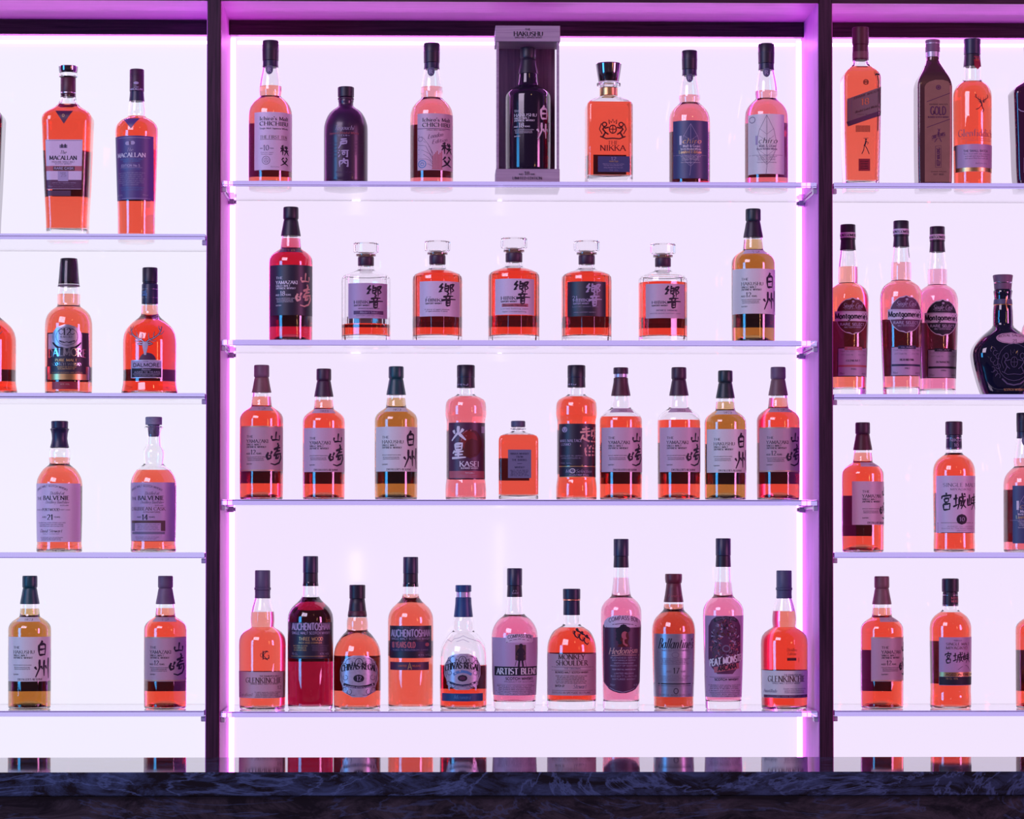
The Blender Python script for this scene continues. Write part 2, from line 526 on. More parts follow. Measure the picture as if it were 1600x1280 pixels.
GL = {
    'A': (.82, [(.03, 0), (.41, 1)], [(.41, 1), (.79, 0)], [(.17, .36), (.65, .36)]),
    'B': (.66, [(.1, 0), (.1, 1)], [(.1, 1)] + E_(.32, .76, .22, .24, 90, -90, 6) + [(.1, .52)], [(.1, .52)] + E_(.34, .26, .27, .26, 90, -90, 6) + [(.1, 0)]),
    'C': (.78, E_(.44, .5, .4, .5, 45, 315, 12)),
    'D': (.82, [(.1, 0), (.1, 1)], [(.1, 1)] + E_(.34, .5, .42, .5, 90, -90) + [(.1, 0)]),
    'E': (.62, [(.1, 0), (.1, 1)], [(.1, 1), (.56, 1)], [(.1, .52), (.46, .52)], [(.1, 0), (.58, 0)]),
    'F': (.58, [(.1, 0), (.1, 1)], [(.1, 1), (.56, 1)], [(.1, .52), (.46, .52)]),
    'G': (.84, E_(.44, .5, .4, .5, 45, 330, 12), [(.76, .42), (.76, .12)], [(.56, .42), (.8, .42)]),
    'H': (.82, [(.1, 0), (.1, 1)], [(.72, 0), (.72, 1)], [(.1, .52), (.72, .52)]),
    'I': (.3, [(.15, 0), (.15, 1)]),
    'J': (.42, [(.3, 1), (.3, .15), (.2, 0), (.02, 0)]),
    'K': (.76, [(.1, 0), (.1, 1)], [(.1, .42), (.66, 1)], [(.3, .6), (.72, 0)]),
    'L': (.6, [(.1, 0), (.1, 1)], [(.1, 0), (.57, 0)]),
    'M': (.98, [(.1, 0), (.12, 1)], [(.12, 1), (.49, .08)], [(.49, .08), (.86, 1)], [(.86, 1), (.88, 0)]),
    'N': (.84, [(.1, 0), (.1, 1)], [(.1, 1), (.74, 0)], [(.74, 0), (.74, 1)]),
    'O': (.88, E_(.44, .5, .4, .5, 0, 360, 16)),
    'P': (.62, [(.1, 0), (.1, 1)], [(.1, 1)] + E_(.32, .74, .25, .26, 90, -90, 6) + [(.1, .48)]),
    'Q': (.88, E_(.44, .5, .4, .5, 0, 360, 16), [(.48, .2), (.84, -.12)]),
    'R': (.74, [(.1, 0), (.1, 1)], [(.1, 1)] + E_(.32, .75, .24, .25, 90, -90, 6) + [(.1, .5)], [(.32, .5), (.72, 0)]),
    'S': (.6, E_(.3, .75, .23, .25, 35, 270, 8) + E_(.3, .25, .25, .25, 90, -145, 8)[1:]),
    'T': (.72, [(.36, 0), (.36, 1)], [(.04, 1), (.68, 1)]),
    'U': (.82, [(.1, 1), (.1, .35)] + E_(.4, .33, .3, .33, 180, 360, 6) + [(.7, 1)]),
    'V': (.78, [(.03, 1), (.39, 0)], [(.39, 0), (.75, 1)]),
    'W': (1.1, [(.03, 1), (.3, 0)], [(.3, 0), (.55, .9)], [(.55, .9), (.8, 0)], [(.8, 0), (1.07, 1)]),
    'X': (.76, [(.05, 1), (.71, 0)], [(.05, 0), (.71, 1)]),
    'Y': (.74, [(.03, 1), (.37, .46)], [(.71, 1), (.37, .46)], [(.37, .46), (.37, 0)]),
    'Z': (.7, [(.06, 1), (.64, 1)], [(.64, 1), (.05, 0)], [(.05, 0), (.66, 0)]),
    '0': (.62, E_(.31, .5, .25, .5, 0, 360, 14)),
    '1': (.42, [(.06, .8), (.24, 1)], [(.24, 1), (.24, 0)]),
    '2': (.6, E_(.29, .72, .23, .28, 165, -30, 8) + [(.06, 0)], [(.06, .02), (.56, .02)]),
    '3': (.6, E_(.28, .76, .22, .24, 150, -85, 7), E_(.28, .27, .26, .27, 90, -150, 8)),
    '4': (.64, [(.44, 0), (.44, 1)], [(.44, 1), (.04, .3)], [(.04, .3), (.6, .3)]),
    '5': (.6, [(.5, 1), (.14, 1), (.1, .56)] + E_(.28, .31, .26, .31, 120, -150, 8)),
    '6': (.62, E_(.32, .3, .25, .3, 0, 360, 12), [(.08, .36), (.18, .74), (.46, 1)]),
    '7': (.6, [(.05, 1), (.56, 1)], [(.56, 1), (.2, 0)]),
    '8': (.62, E_(.31, .75, .21, .25, 0, 360, 12), E_(.31, .26, .25, .26, 0, 360, 12)),
    '9': (.62, E_(.3, .7, .25, .3, 0, 360, 12), [(.54, .64), (.44, .26), (.16, 0)]),
    'a': (.58, E_(.26, .3, .22, .3, 0, 360, 10), [(.48, .62), (.48, 0)]),
    'b': (.58, [(.1, 1), (.1, 0)], E_(.31, .3, .21, .3, 0, 360, 10)),
    'c': (.5, E_(.28, .3, .23, .3, 50, 310, 8)),
    'd': (.58, [(.48, 1), (.48, 0)], E_(.27, .3, .21, .3, 0, 360, 10)),
    'e': (.54, [(.05, .32), (.5, .32)] + E_(.28, .3, .22, .3, 10, 310, 9)),
    'f': (.36, [(.38, .96), (.24, 1), (.17, .84), (.17, 0)], [(.02, .6), (.34, .6)]),
    'g': (.56, E_(.27, .32, .21, .28, 0, 360, 10), [(.48, .6), (.48, -.2), (.3, -.34), (.06, -.26)]),
    'h': (.58, [(.1, 1), (.1, 0)], [(.1, .4)] + E_(.29, .4, .19, .2, 150, 0, 5) + [(.48, 0)]),
    'i': (.26, [(.13, .6), (.13, 0)], [(.13, .8), (.13, .9)]),
    'j': (.28, [(.15, .6), (.15, -.2), (.0, -.3)], [(.15, .8), (.15, .9)]),
    'k': (.54, [(.1, 1), (.1, 0)], [(.1, .25), (.46, .6)], [(.24, .38), (.5, 0)]),
    'l': (.26, [(.13, 1), (.13, 0)]),
    'm': (.88, [(.1, .6), (.1, 0)], [(.1, .4)] + E_(.27, .4, .17, .2, 150, 0, 5) + [(.44, 0)], [(.44, .4)] + E_(.61, .4, .17, .2, 150, 0, 5) + [(.78, 0)]),
    'n': (.58, [(.1, .6), (.1, 0)], [(.1, .4)] + E_(.29, .4, .19, .2, 150, 0, 5) + [(.48, 0)]),
    'o': (.56, E_(.28, .3, .23, .3, 0, 360, 11)),
    'p': (.58, [(.1, .6), (.1, -.34)], E_(.31, .3, .21, .3, 0, 360, 10)),
    'q': (.58, [(.48, .6), (.48, -.34)], E_(.27, .3, .21, .3, 0, 360, 10)),
    'r': (.42, [(.1, .6), (.1, 0)], [(.1, .36), (.22, .56), (.38, .58)]),
    's': (.46, E_(.23, .45, .16, .15, 30, 270, 6) + E_(.23, .15, .18, .15, 90, -150, 6)[1:]),
    't': (.38, [(.17, .85), (.17, .1), (.26, 0), (.36, .05)], [(.02, .6), (.34, .6)]),
    'u': (.58, [(.1, .6), (.1, .2)] + E_(.29, .2, .19, .2, 180, 350, 5), [(.48, .6), (.48, 0)]),
    'v': (.52, [(.04, .6), (.26, 0)], [(.26, 0), (.48, .6)]),
    'w': (.78, [(.04, .6), (.21, 0)], [(.21, 0), (.39, .55)], [(.39, .55), (.57, 0)], [(.57, 0), (.74, .6)]),
    'x': (.52, [(.05, .6), (.47, 0)], [(.05, 0), (.47, .6)]),
    'y': (.52, [(.04, .6), (.27, 0)], [(.48, .6), (.16, -.34)]),
    'z': (.5, [(.06, .6), (.44, .6)], [(.44, .6), (.05, 0)], [(.05, 0), (.46, 0)]),
    "'": (.2, [(.12, 1), (.08, .78)]), '.': (.2, [(.1, 0), (.1, .09)]), ',': (.2, [(.12, .08), (.06, -.14)]), '-': (.4, [(.06, .34), (.34, .34)]),
    '&': (.8, [(.74, .44), (.5, .05), (.3, 0), (.1, .12), (.12, .36), (.44, .66), (.46, .88), (.32, 1), (.2, .86), (.28, .62), (.76, 0)]),
    ' ': (.36,), '"': (.3, [(.1, 1), (.08, .8)], [(.2, 1), (.18, .8)]), '%': (.8, [(.65, 1), (.15, 0)], E_(.18, .8, .13, .18, 0, 360, 6), E_(.62, .2, .13, .18, 0, 360, 6)),
    'ウ': (1, [(.5, 1), (.5, .8)], [(.1, .55), (.1, .8), (.9, .8), (.75, .3), (.4, 0)]), 'イ': (1, [(.85, 1), (.1, .5)], [(.55, .75), (.55, 0)]),
    'ス': (1, [(.15, .9), (.8, .9), (.1, .05)], [(.5, .45), (.9, .05)]), 'キ': (1, [(.1, .7), (.9, .78)], [(.05, .38), (.95, .46)], [(.4, 1), (.6, 0)]), 'ー': (1, [(.1, .5), (.9, .5)]),
}

KANJI = {   # brush strokes on a 100 x 100 grid, y down
    '山': [[(18, 44), (15, 66), (22, 86)], [(18, 86), (50, 80), (84, 84)], [(84, 38), (86, 62), (80, 88)], [(54, 4), (50, 40), (48, 82)]],
    '崎': [[(10, 46), (2, 66), (8, 80), (22, 74), (24, 62), (12, 62)], [(30, 40), (22, 58)], [(64, 0), (72, 14)], [(40, 32), (62, 24), (88, 22)], [(74, 8), (58, 40), (42, 54)], [(56, 40), (86, 36)],
          [(38, 62), (64, 54), (96, 50)], [(60, 58), (52, 76), (70, 72), (72, 60)], [(86, 50), (92, 72), (76, 96), (46, 106), (22, 100)]],
    '白': [[(54, 0), (44, 12), (30, 22)], [(24, 26), (22, 60), (28, 92)], [(24, 28), (60, 20), (82, 26), (82, 60), (76, 92)], [(26, 56), (76, 52)], [(28, 90), (76, 86)]],
    '州': [[(10, 44), (20, 58)], [(34, 10), (34, 50), (14, 94)], [(42, 40), (50, 56)], [(60, 12), (58, 50), (60, 88)], [(68, 38), (76, 54)], [(90, 2), (88, 50), (92, 100)]],
    '響': [[(24, 2), (8, 20), (26, 18), (4, 42), (20, 36)], [(42, 2), (36, 12)], [(34, 16), (56, 12), (54, 34), (36, 38), (34, 18)], [(36, 26), (54, 23)], [(44, 36), (60, 50)], [(66, 6), (68, 52)],
          [(66, 8), (88, 6), (74, 22), (88, 32), (72, 40)], [(50, 48), (52, 58)], [(26, 62), (60, 58), (84, 58)], [(40, 62), (44, 72)], [(66, 58), (58, 72)], [(16, 78), (56, 72), (100, 72)],
          [(44, 78), (42, 102)], [(44, 79), (64, 77), (62, 102)], [(44, 90), (62, 88)], [(43, 101), (62, 100)]],
    '秩': [[(36, 4), (12, 16)], [(4, 32), (46, 26)], [(28, 10), (28, 92)], [(28, 34), (6, 66)], [(30, 36), (46, 54)], [(60, 8), (52, 28)], [(54, 28), (92, 24)], [(46, 54), (98, 50)], [(76, 8), (70, 56), (46, 94)], [(74, 56), (100, 92)]],
    '父': [[(38, 6), (14, 36)], [(62, 4), (90, 30)], [(76, 32), (50, 70), (6, 98)], [(24, 38), (54, 72), (96, 94)]],
    '戸': [[(26, 10), (80, 4)], [(30, 30), (80, 24), (76, 50)], [(28, 52), (78, 48)], [(30, 28), (26, 62), (6, 96)]],
    '河': [[(10, 10), (22, 20)], [(2, 36), (14, 46)], [(6, 94), (22, 62)], [(32, 18), (98, 12)], [(42, 36), (44, 66)], [(42, 37), (66, 35), (62, 64)], [(44, 64), (62, 62)], [(84, 16), (84, 96), (70, 86)]],
    '内': [[(16, 32), (18, 96)], [(16, 32), (86, 26), (86, 94), (74, 86)], [(54, 2), (50, 40), (28, 70)], [(50, 42), (76, 64)]],
    '火': [[(22, 28), (32, 52)], [(82, 20), (64, 46)], [(54, 2), (52, 44), (10, 96)], [(52, 44), (96, 92)]],
    '星': [[(30, 6), (32, 46)], [(30, 8), (74, 4), (70, 44)], [(31, 25), (72, 23)], [(32, 44), (70, 42)], [(28, 50), (12, 68)], [(28, 58), (82, 54)], [(50, 48), (50, 94)], [(26, 76), (78, 73)], [(6, 97), (96, 92)]],
    '越': [[(10, 20), (46, 14)], [(28, 2), (28, 34)], [(2, 38), (50, 30)], [(30, 34), (30, 84)], [(30, 58), (48, 54)], [(16, 52), (4, 86)], [(12, 72), (40, 92), (100, 94)], [(54, 28), (98, 20)], [(60, 26), (56, 62), (70, 54)], [(74, 4), (82, 54), (98, 74)], [(94, 34), (66, 78)], [(86, 4), (94, 14)]],
    '百': [[(6, 14), (94, 8)], [(52, 12), (38, 32)], [(24, 34), (26, 94)], [(24, 35), (80, 31), (76, 94)], [(26, 62), (78, 60)], [(26, 92), (76, 90)]],
    '宮': [[(50, 0), (50, 14)], [(14, 18), (8, 36)], [(14, 20), (90, 14), (80, 32)], [(34, 34), (36, 54)], [(34, 34), (70, 31), (66, 52)], [(36, 54), (66, 52)], [(50, 54), (42, 64)], [(24, 66), (28, 98)], [(24, 66), (80, 62), (76, 97)], [(28, 97), (76, 94)]],
    '城': [[(2, 36), (34, 30)], [(20, 10), (20, 70)], [(0, 80), (36, 66)], [(42, 28), (98, 20)], [(46, 28), (44, 62), (32, 94)], [(46, 48), (62, 45), (58, 76), (52, 70)], [(66, 2), (78, 70), (98, 86)], [(92, 38), (58, 92)], [(82, 4), (92, 14)]],
    '峡': [[(6, 32), (8, 72), (36, 66)], [(36, 28), (34, 72)], [(20, 10), (20, 68)], [(44, 28), (94, 22)], [(52, 36), (60, 50)], [(88, 32), (78, 48)], [(38, 60), (100, 54)], [(70, 4), (68, 56), (40, 96)], [(70, 58), (98, 94)]],
}


def pchip(x, y, xs):
    """monotone cubic through (x, y) with x increasing"""
    x, y = np.asarray(x, float), np.asarray(y, float)
    h = np.diff(x)
    dl = np.diff(y) / h
    n = len(x)
    d = np.zeros(n)
    for i in range(1, n - 1):
        if dl[i - 1] * dl[i] > 0:
            w1, w2 = 2 * h[i] + h[i - 1], h[i] + 2 * h[i - 1]
            d[i] = (w1 + w2) / (w1 / dl[i - 1] + w2 / dl[i])
    d[0], d[-1] = dl[0], dl[-1]
    k = np.clip(np.searchsorted(x, xs) - 1, 0, n - 2)
    t = (xs - x[k]) / h[k]
    return ((1 + 2 * t) * (1 - t) ** 2 * y[k] + t * (1 - t) ** 2 * h[k] * d[k] + t * t * (3 - 2 * t) * y[k + 1] + t * t * (t - 1) * h[k] * d[k + 1])


def section(a, b, c, n):
    """n points round a rounded rectangle (half width a, half depth b, corner c), starting mid-front, going to +x"""
    if abs(a - b) < 1e-6 and c >= a - 1e-6:
        return [(a * math.sin(2 * math.pi * i / n), -a * math.cos(2 * math.pi * i / n)) for i in range(n)]
    c = min(c, a - 2e-4, b - 2e-4)
    q = n // 4
    arcn = q - 3
    P = []
    for k in range(4):
        sx, sy = ((1, -1), (1, 1), (-1, 1), (-1, -1))[k]
        arc = []
        for i in range(arcn):
            t = math.pi / 2 * i / (arcn - 1) + k * math.pi / 2
            arc.append((sx * (a - c) + c * math.sin(t), sy * (b - c) - c * math.cos(t)))
        L = (b - c) if k % 2 == 0 else (a - c)
        e = min(0.0009, L * 0.5)
        tg0 = (math.cos(k * math.pi / 2), math.sin(k * math.pi / 2))
        tg1 = (math.cos((k + 1) * math.pi / 2), math.sin((k + 1) * math.pi / 2))
        L0 = (a - c) if k % 2 == 0 else (b - c)
        e0 = min(0.0009, L0 * 0.5)
        P.append((arc[0][0] - tg0[0] * e0, arc[0][1] - tg0[1] * e0))
        P += arc
        P.append((arc[-1][0] + tg1[0] * e, arc[-1][1] + tg1[1] * e))
        P.append((arc[-1][0] + tg1[0] * L, arc[-1][1] + tg1[1] * L))
    return P


def loft(levels, n, cap0=True, cap1=True):
    """levels: (z, a, b, c) in order; returns verts, faces"""
    V, F = [], []
    for (z, a, b, c) in levels:
        V += [(x, y, z) for (x, y) in section(a, b, c, n)]
    m = len(levels)
    for j in range(m - 1):
        o, p = j * n, (j + 1) * n
        for i in range(n):
            k = (i + 1) % n
            F.append((o + i, o + k, p + k, p + i))
    if cap0:
        V.append((0, 0, levels[0][0]))
        t = len(V) - 1
        F += [(t, (i + 1) % n, i) for i in range(n)]
    if cap1:
        V.append((0, 0, levels[-1][0]))
        t = len(V) - 1
        o = (m - 1) * n
        F += [(t, o + i, o + (i + 1) % n) for i in range(n)]
    return V, F


BOTTLES = []
COUNT = {}


class Bottle:
    """a bottle read off the photograph: profile rows are (photo row, half width[, half depth, corner]) in photo pixels at the bottle's own distance"""

    def __init__(self, label, cx, bay, row, prof, closure, liquid=None, level=None, yref=None, k=1.0, Y=0.085, rot=0, wall=2.2, base=3.2, n=48,
                 body=None, group=None, facet=False, name='bottle', dx=0.0, punt=3.0):
        z = SH[bay][row]
        X, _ = unproj(cx, 600, Y)
        X += dx
        self.S = (D0 + Y) / FPX * k
        self.yb = proj(X, Y, z)[1] if yref is None else yref
        self.prof_px = prof
        self.n, self.rot = n, rot
        self.root = thing(name, label, 'bottle', (X, Y, z + 0.0003), group, math.radians(rot))
        self.inks = {}
        self.order = 0
        S = self.S
        P = [(self.h(p[0]), p[1] * S, (p[2] if len(p) > 2 else p[1]) * S, (p[3] if len(p) > 3 else min(p[1:3])) * S) for p in prof][::-1]
        if P[0][0] > 0.0004:                                   # foot of the bottle, rounded
            a, b, c = P[0][1:]
            P[0] = (0.0022, a, b, c)
        e = 0.0022
        a, b, c = P[0][1:]
        P = [(0.0, a - e, b - e, max(c - e, 0.0004)), (0.0007, a - e * 0.45, b - e * 0.45, max(c - e * 0.45, 0.0005))] + [(e, a, b, c)] + [p for p in P[1:] if p[0] > e + 0.001]
        hs = [p[0] for p in P]
        zs = set(hs)
        for i in range(len(hs) - 1):
            m_ = max(1, int((hs[i + 1] - hs[i]) / (0.0035 if hs[i + 1] - hs[i] < 0.05 else 0.012)))
            for j in range(m_):
                zs.add(hs[i] + (hs[i + 1] - hs[i]) * j / m_)
        zs = np.array(sorted(zs))
        self.z = zs
        self.A, self.B, self.C = (pchip(hs, [p[q] for p in P], zs) for q in (1, 2, 3))
        self.round = all(abs(p[1] - p[2]) < 1e-6 and abs(p[3] - p[1]) < 1e-6 for p in P[2:])
        if self.round:
            self.B = self.A
            self.C = self.A
        lv = list(zip(zs, self.A, self.B, self.C))
        if body:                                               # opaque bottle
            V, F = loft(lv, n)
            link('bottle_body', V, F, body, self.root, True, 12 if facet else 50)
        else:
            t, bt = wall * S, base * S
            inn = [(zz, a - t, b - t, max(c - t, 0.0005)) for zz, a, b, c in lv if zz > bt + 0.0022]
            z0, a0, b0, c0 = np.interp(bt, zs, self.A) - t, np.interp(bt, zs, self.B) - t, np.interp(bt, zs, self.C) - t, 0
            r = min(0.004, z0 * 0.4)
            foot = [(bt, z0 - r, a0 - r, max(b0 - r, 0.0004)), (bt + r * 0.3, z0 - r * 0.3, a0 - r * 0.3, max(b0 - r * 0.3, 0.0004)), (bt + 0.0021, z0, a0, max(b0, .0005))]
            if self.round:
                foot = [(q[0], q[1], q[1], q[1]) for q in foot]
                inn = [(q[0], q[1], q[1], q[1]) for q in inn]
            inn = foot + inn
            ph = punt * S
            if self.round and ph > 0:
                sh = ((1.0, .05), (.93, .3), (.72, .52), (.38, .72), (.1, .88))
                r0 = lv[0][1]
                Vo, Fo = loft([(ph * p, r0 * q, r0 * q, r0 * q) for p, q in sh] + lv, n, True, False)
                r0 = inn[0][1]
                inn = [(bt + ph * p, r0 * q, r0 * q, r0 * q) for p, q in sh] + inn
            else:
                Vo, Fo = loft(lv, n, True, False)
            Vi, Fi = loft(inn, n, True, False)
            o = len(Vo)
            V = Vo + Vi
            F = Fo + [tuple(o + q for q in f[::-1]) for f in Fi]
            ot, it = len(Vo) - 1 - n, o + (len(inn) - 1) * n
            F += [(ot + i, ot + (i + 1) % n, it + (i + 1) % n, it + i) for i in range(n)]
            link('glass_body', V, F, 'clear_glass', self.root, True, 12 if facet else 40)
            if liquid:
                zl = self.h(level)
                d = 0.00035
                nb = 8 if len(Vo) > len(lv) * n + 1 else 1
                L = [(q[0] - (d if j < nb - 2 or j == 0 else 0), q[1] + d, q[2] + d, q[3] + d) for j, q in enumerate(inn) if q[0] < zl - 0.0004 or j < nb]
                g = lambda q: float(np.interp(zl, [w[0] for w in inn], [w[q] for w in inn])) + d
                L.append((zl, g(1), g(2), g(3)))
                V, F = loft(L, n)
                link('liquid', V, F, 'liquid_' + liquid, self.root, True, 12 if facet else 40)
        for nm, mt, pts in closure:
            self.turned(nm, mt, pts)
        BOTTLES.append(self)

    def h(self, y):
        return (self.yb - y) * self.S

    def turned(self, nm, mt, pts, parent=None, n=40):
        """a turned piece (cap, foil, ring): rows (photo row, half width) top to bottom"""
        S = self.S
        P = [(self.h(y), r * S) for y, r in pts][::-1]
        e = 0.0006
        out = [(P[0][0], P[0][1] - e), (P[0][0] + e, P[0][1])] + P[1:-1] + [(P[-1][0] - e, P[-1][1]), (P[-1][0], P[-1][1] - e)]
        V, F = loft([(z, r, r, r) for z, r in out], n)
        return link(nm, V, F, mt, parent or self.root, True, 40)

    # -- surface of the body
    def abc(self, z):
        return (float(np.interp(z, self.z, self.A)), float(np.interp(z, self.z, self.B)), float(np.interp(z, self.z, self.C)))

    def x2u(self, x, z):
        a, b, c = self.abc(z)
        x *= self.S
        s, x = (1, x) if x >= 0 else (-1, -x)
        f = a - c
        if x <= f:
            return s * x
        return s * (f + c * math.asin(min(1.0, (x - f) / max(c, 1e-6))))

    def surf(self, u, z, off, back=False):
        a, b, c = self.abc(z)
        s, u = (1, u) if u >= 0 else (-1, -u)
        f = a - c
        if u <= f:
            x, y = u, -b - off
        else:
            t = (u - f) / max(c, 1e-6)
            if t <= math.pi / 2:
                x, y = f + (c + off) * math.sin(t), -(b - c) - (c + off) * math.cos(t)
            else:
                w = u - f - c * math.pi / 2
                if self.round:
                    x, y = f + (c + off) * math.sin(t), -(b - c) - (c + off) * math.cos(t)
                else:
                    x, y = a + off, -(b - c) + w
        if back:
            return (-s * x, -y, z)
        return (s * x, y, z)

    def _grid(self, rows, off, back=False):
        """rows: (z, u0, u1) top to bottom -> verts, faces"""
        w = max(abs(r[2] - r[1]) for r in rows)
        nu = max(1, int(math.ceil(w / (0.0028 if self.round or w > 0.02 else 0.004))))
        V, F = [], []
        for z, u0, u1 in rows:
            V += [self.surf(u0 + (u1 - u0) * i / nu, z, off, back) for i in range(nu + 1)]
        for j in range(len(rows) - 1):
            o, p = j * (nu + 1), (j + 1) * (nu + 1)
            F += [(o + i, p + i, p + i + 1, o + i + 1) for i in range(nu)]
        return V, F

    def _rows(self, x0, x1, y0, y1, spans=None, step=3.0):
        m_ = max(1, int(math.ceil(abs(y1 - y0) / step)))
        if spans:
            m_ = max(m_, 10)
        rows = []
        for i in range(m_ + 1):
            y = y0 + (y1 - y0) * i / m_
            a, b = spans(y) if spans else (x0, x1)
            z = self.h(y)
            rows.append((z, self.x2u(a, z), self.x2u(b, z)))
        return rows

    def patch(self, nm, mat, x0, x1, y0, y1, off=0.25, spans=None, parent=None):
        V, F = self._grid(self._rows(x0, x1, y0, y1, spans), off * 0.001)
        o = link(nm, V, F, mat, parent or self.root, True, None)
        self.last = o
        return o

    def back(self, y0, y1, half=26.0, mat='paper_back', shift=0.0):
        V, F = self._grid(self._rows(-half + shift, half + shift, y0, y1), 0.00025, True)
        return link('back_label', V, F, mat, self.root, True, None)

    # -- ink
    def ink(self, col, V, F, tri_flip=False):
        key = (col, getattr(self, 'last', None))
        v, f = self.inks.setdefault(key, ([], []))
        o = len(v)
        v += V
        f += [tuple(o + q for q in t) for t in F]

    def _off(self, lay):
        return 0.00040 + 0.00012 * lay

    def fill(self, col, x0, x1, y0, y1, lay=0, spans=None):
        V, F = self._grid(self._rows(x0, x1, y0, y1, spans), self._off(lay))
        self.ink(col, V, F)

    def ellipse(self, col, cx, cy, rx, ry, lay=0):
        def sp(y):
            t = max(0.0, 1 - ((y - cy) / ry) ** 2) ** 0.5
            return (cx - rx * t - 0.01, cx + rx * t + 0.01)
        self.fill(col, 0, 0, cy - ry, cy + ry, lay, sp)

    def ring(self, col, cx, cy, rx, ry, w=0.6, lay=1, a0=0, a1=360):
        n = 20
        self.line(col, [(cx + rx * math.cos(math.radians(a0 + (a1 - a0) * i / n)), cy - ry * math.sin(math.radians(a0 + (a1 - a0) * i / n))) for i in range(n + 1)], w, lay)

    def _strip(self, pts, widths, lay):
        """pts in (u, z) metres"""
        V, F = [], []
        m_ = len(pts)
        for i, (u, z) in enumerate(pts):
            p, q = pts[max(0, i - 1)], pts[min(m_ - 1, i + 1)]
            tx, tz = q[0] - p[0], q[1] - p[1]
            L = math.hypot(tx, tz) or 1e-9
            nx, nz = -tz / L, tx / L
            w = widths[i] / 2
            V.append(self.surf(u + nx * w, z + nz * w, self._off(lay)))
            V.append(self.surf(u - nx * w, z - nz * w, self._off(lay)))
        for i in range(m_ - 1):
            F.append((2 * i, 2 * i + 1, 2 * i + 3, 2 * i + 2))
        return V, F

    def line(self, col, pts, w=0.6, lay=1, taper=None):
        """polyline in photo pixels (x from the bottle's axis, photo row)"""
        P = []
        for i in range(len(pts) - 1):
            (x0, y0), (x1, y1) = pts[i], pts[i + 1]
            k = max(1, int(max(abs(x1 - x0), abs(y1 - y0)) / 5))
            P += [(x0 + (x1 - x0) * j / k, y0 + (y1 - y0) * j / k) for j in range(k)]
        P.append(pts[-1])
        Q = [(self.x2u(x, self.h(y)), self.h(y)) for x, y in P]
        n_ = len(Q)
        ws = [w * self.S * (1 if not taper else taper[0] + (taper[1] - taper[0]) * i / max(1, n_ - 1)) for i in range(n_)]
        self.ink(col, *self._strip(Q, ws, lay))

    def text(self, s, x0, x1, y, cap, col='ink_black', st='serif', lay=1, arch=0.0, slope=0.0, upright=False):
        """one line of writing: baseline row y, capital height cap, fitted between x0 and x1"""
        Wt = sum(GL.get(ch, GL[' '])[0] for ch in s) + 0.08 * (len(s) - 1)
        if upright:                                            # reads upwards: x0 is the baseline's x, from row x1 up to row y
            z, z1 = self.h(x1), self.h(y)
            u0 = self.x2u(x0, z)
            u1 = u0 + (z1 - z)
        else:
            z = self.h(y)
            u0, u1 = self.x2u(x0, z), self.x2u(x1, z)
        sx = (u1 - u0) / Wt
        sy = cap * self.S
        script = st == 'script'
        thick = {'serif': .17, 'bold': .235, 'sans': .14, 'sansb': .20, 'script': .12, 'thin': .11}[st] * sy
        if cap < 4:
            thick *= 1.15
        cur = 0.0
        for ch in s:
            g_ = GL.get(ch, GL[' '])
            for pl in g_[1:]:
                pts, ws = [], []
                src = [pl[0]]
                for p in pl[1:]:
                    src.append(p)
                for i, (gx, gy) in enumerate(src):
                    p, q = src[max(0, i - 1)], src[min(len(src) - 1, i + 1)]
                    ang = math.atan2(q[1] - p[1], (q[0] - p[0]))
                    wf = 1.0 if st in ('sans', 'sansb', 'thin') else max(0.36, abs(math.sin(ang - math.radians(20))))
                    lx = (cur + gx) * sx + (gy * 0.3 * sy if script else 0)
                    fr = ((cur + gx) / Wt - 0.5) * 2
                    up = arch * (1 - fr * fr) * self.S + slope * lx
                    pts.append((u0 - gy * sy, z + lx) if upright else (u0 + lx, z + gy * sy + up))
                    ws.append(thick * wf)
                self.ink(col, *self._strip(pts, ws, lay))
                if st in ('serif', 'bold') and cap >= 4.6:
                    for (pt, nb) in ((pl[0], pl[1]), (pl[-1], pl[-2])):
                        if abs(pt[1] - nb[1]) > abs(pt[0] - nb[0]) * 0.9 and (pt[1] in (0, 1)) and len(pl) == 2:
                            fr = ((cur + pt[0]) / Wt - 0.5) * 2
                            up = arch * (1 - fr * fr) * self.S
                            uu, zz = u0 + (cur + pt[0]) * sx, z + pt[1] * sy + up
                            hw = 0.13 * sy
                            self.ink(col, *self._strip([(uu - hw, zz), (uu + hw, zz)], [thick * .42] * 2, lay))
            cur += g_[0] + 0.08

    def kanji(self, ch, x0, x1, y0, y1, col='ink_black', w=0.11, lay=1):
        """a brush-written character filling the box x0..x1, y0 (top)..y1"""
        zm = self.h((y0 + y1) / 2)
        u0, u1 = self.x2u(x0, zm), self.x2u(x1, zm)
        for st in KANJI[ch]:
            P = []
            for i in range(len(st) - 1):
                for j in range(3):
                    t = j / 3
                    P.append((st[i][0] + (st[i + 1][0] - st[i][0]) * t, st[i][1] + (st[i + 1][1] - st[i][1]) * t))
            P.append(st[-1])
            n_ = len(P)
            Q = [(u0 + (u1 - u0) * p[0] / 100, self.h(y0 + (y1 - y0) * p[1] / 100)) for p in P]
            W = 1.45 * w * (y1 - y0) * self.S
            ws = []
            for i in range(n_):
                t = i / (n_ - 1)
                ws.append(W * (1.15 - 0.75 * t if t > 0.12 else 0.75))
            self.ink(col, *self._strip(Q, ws, lay))

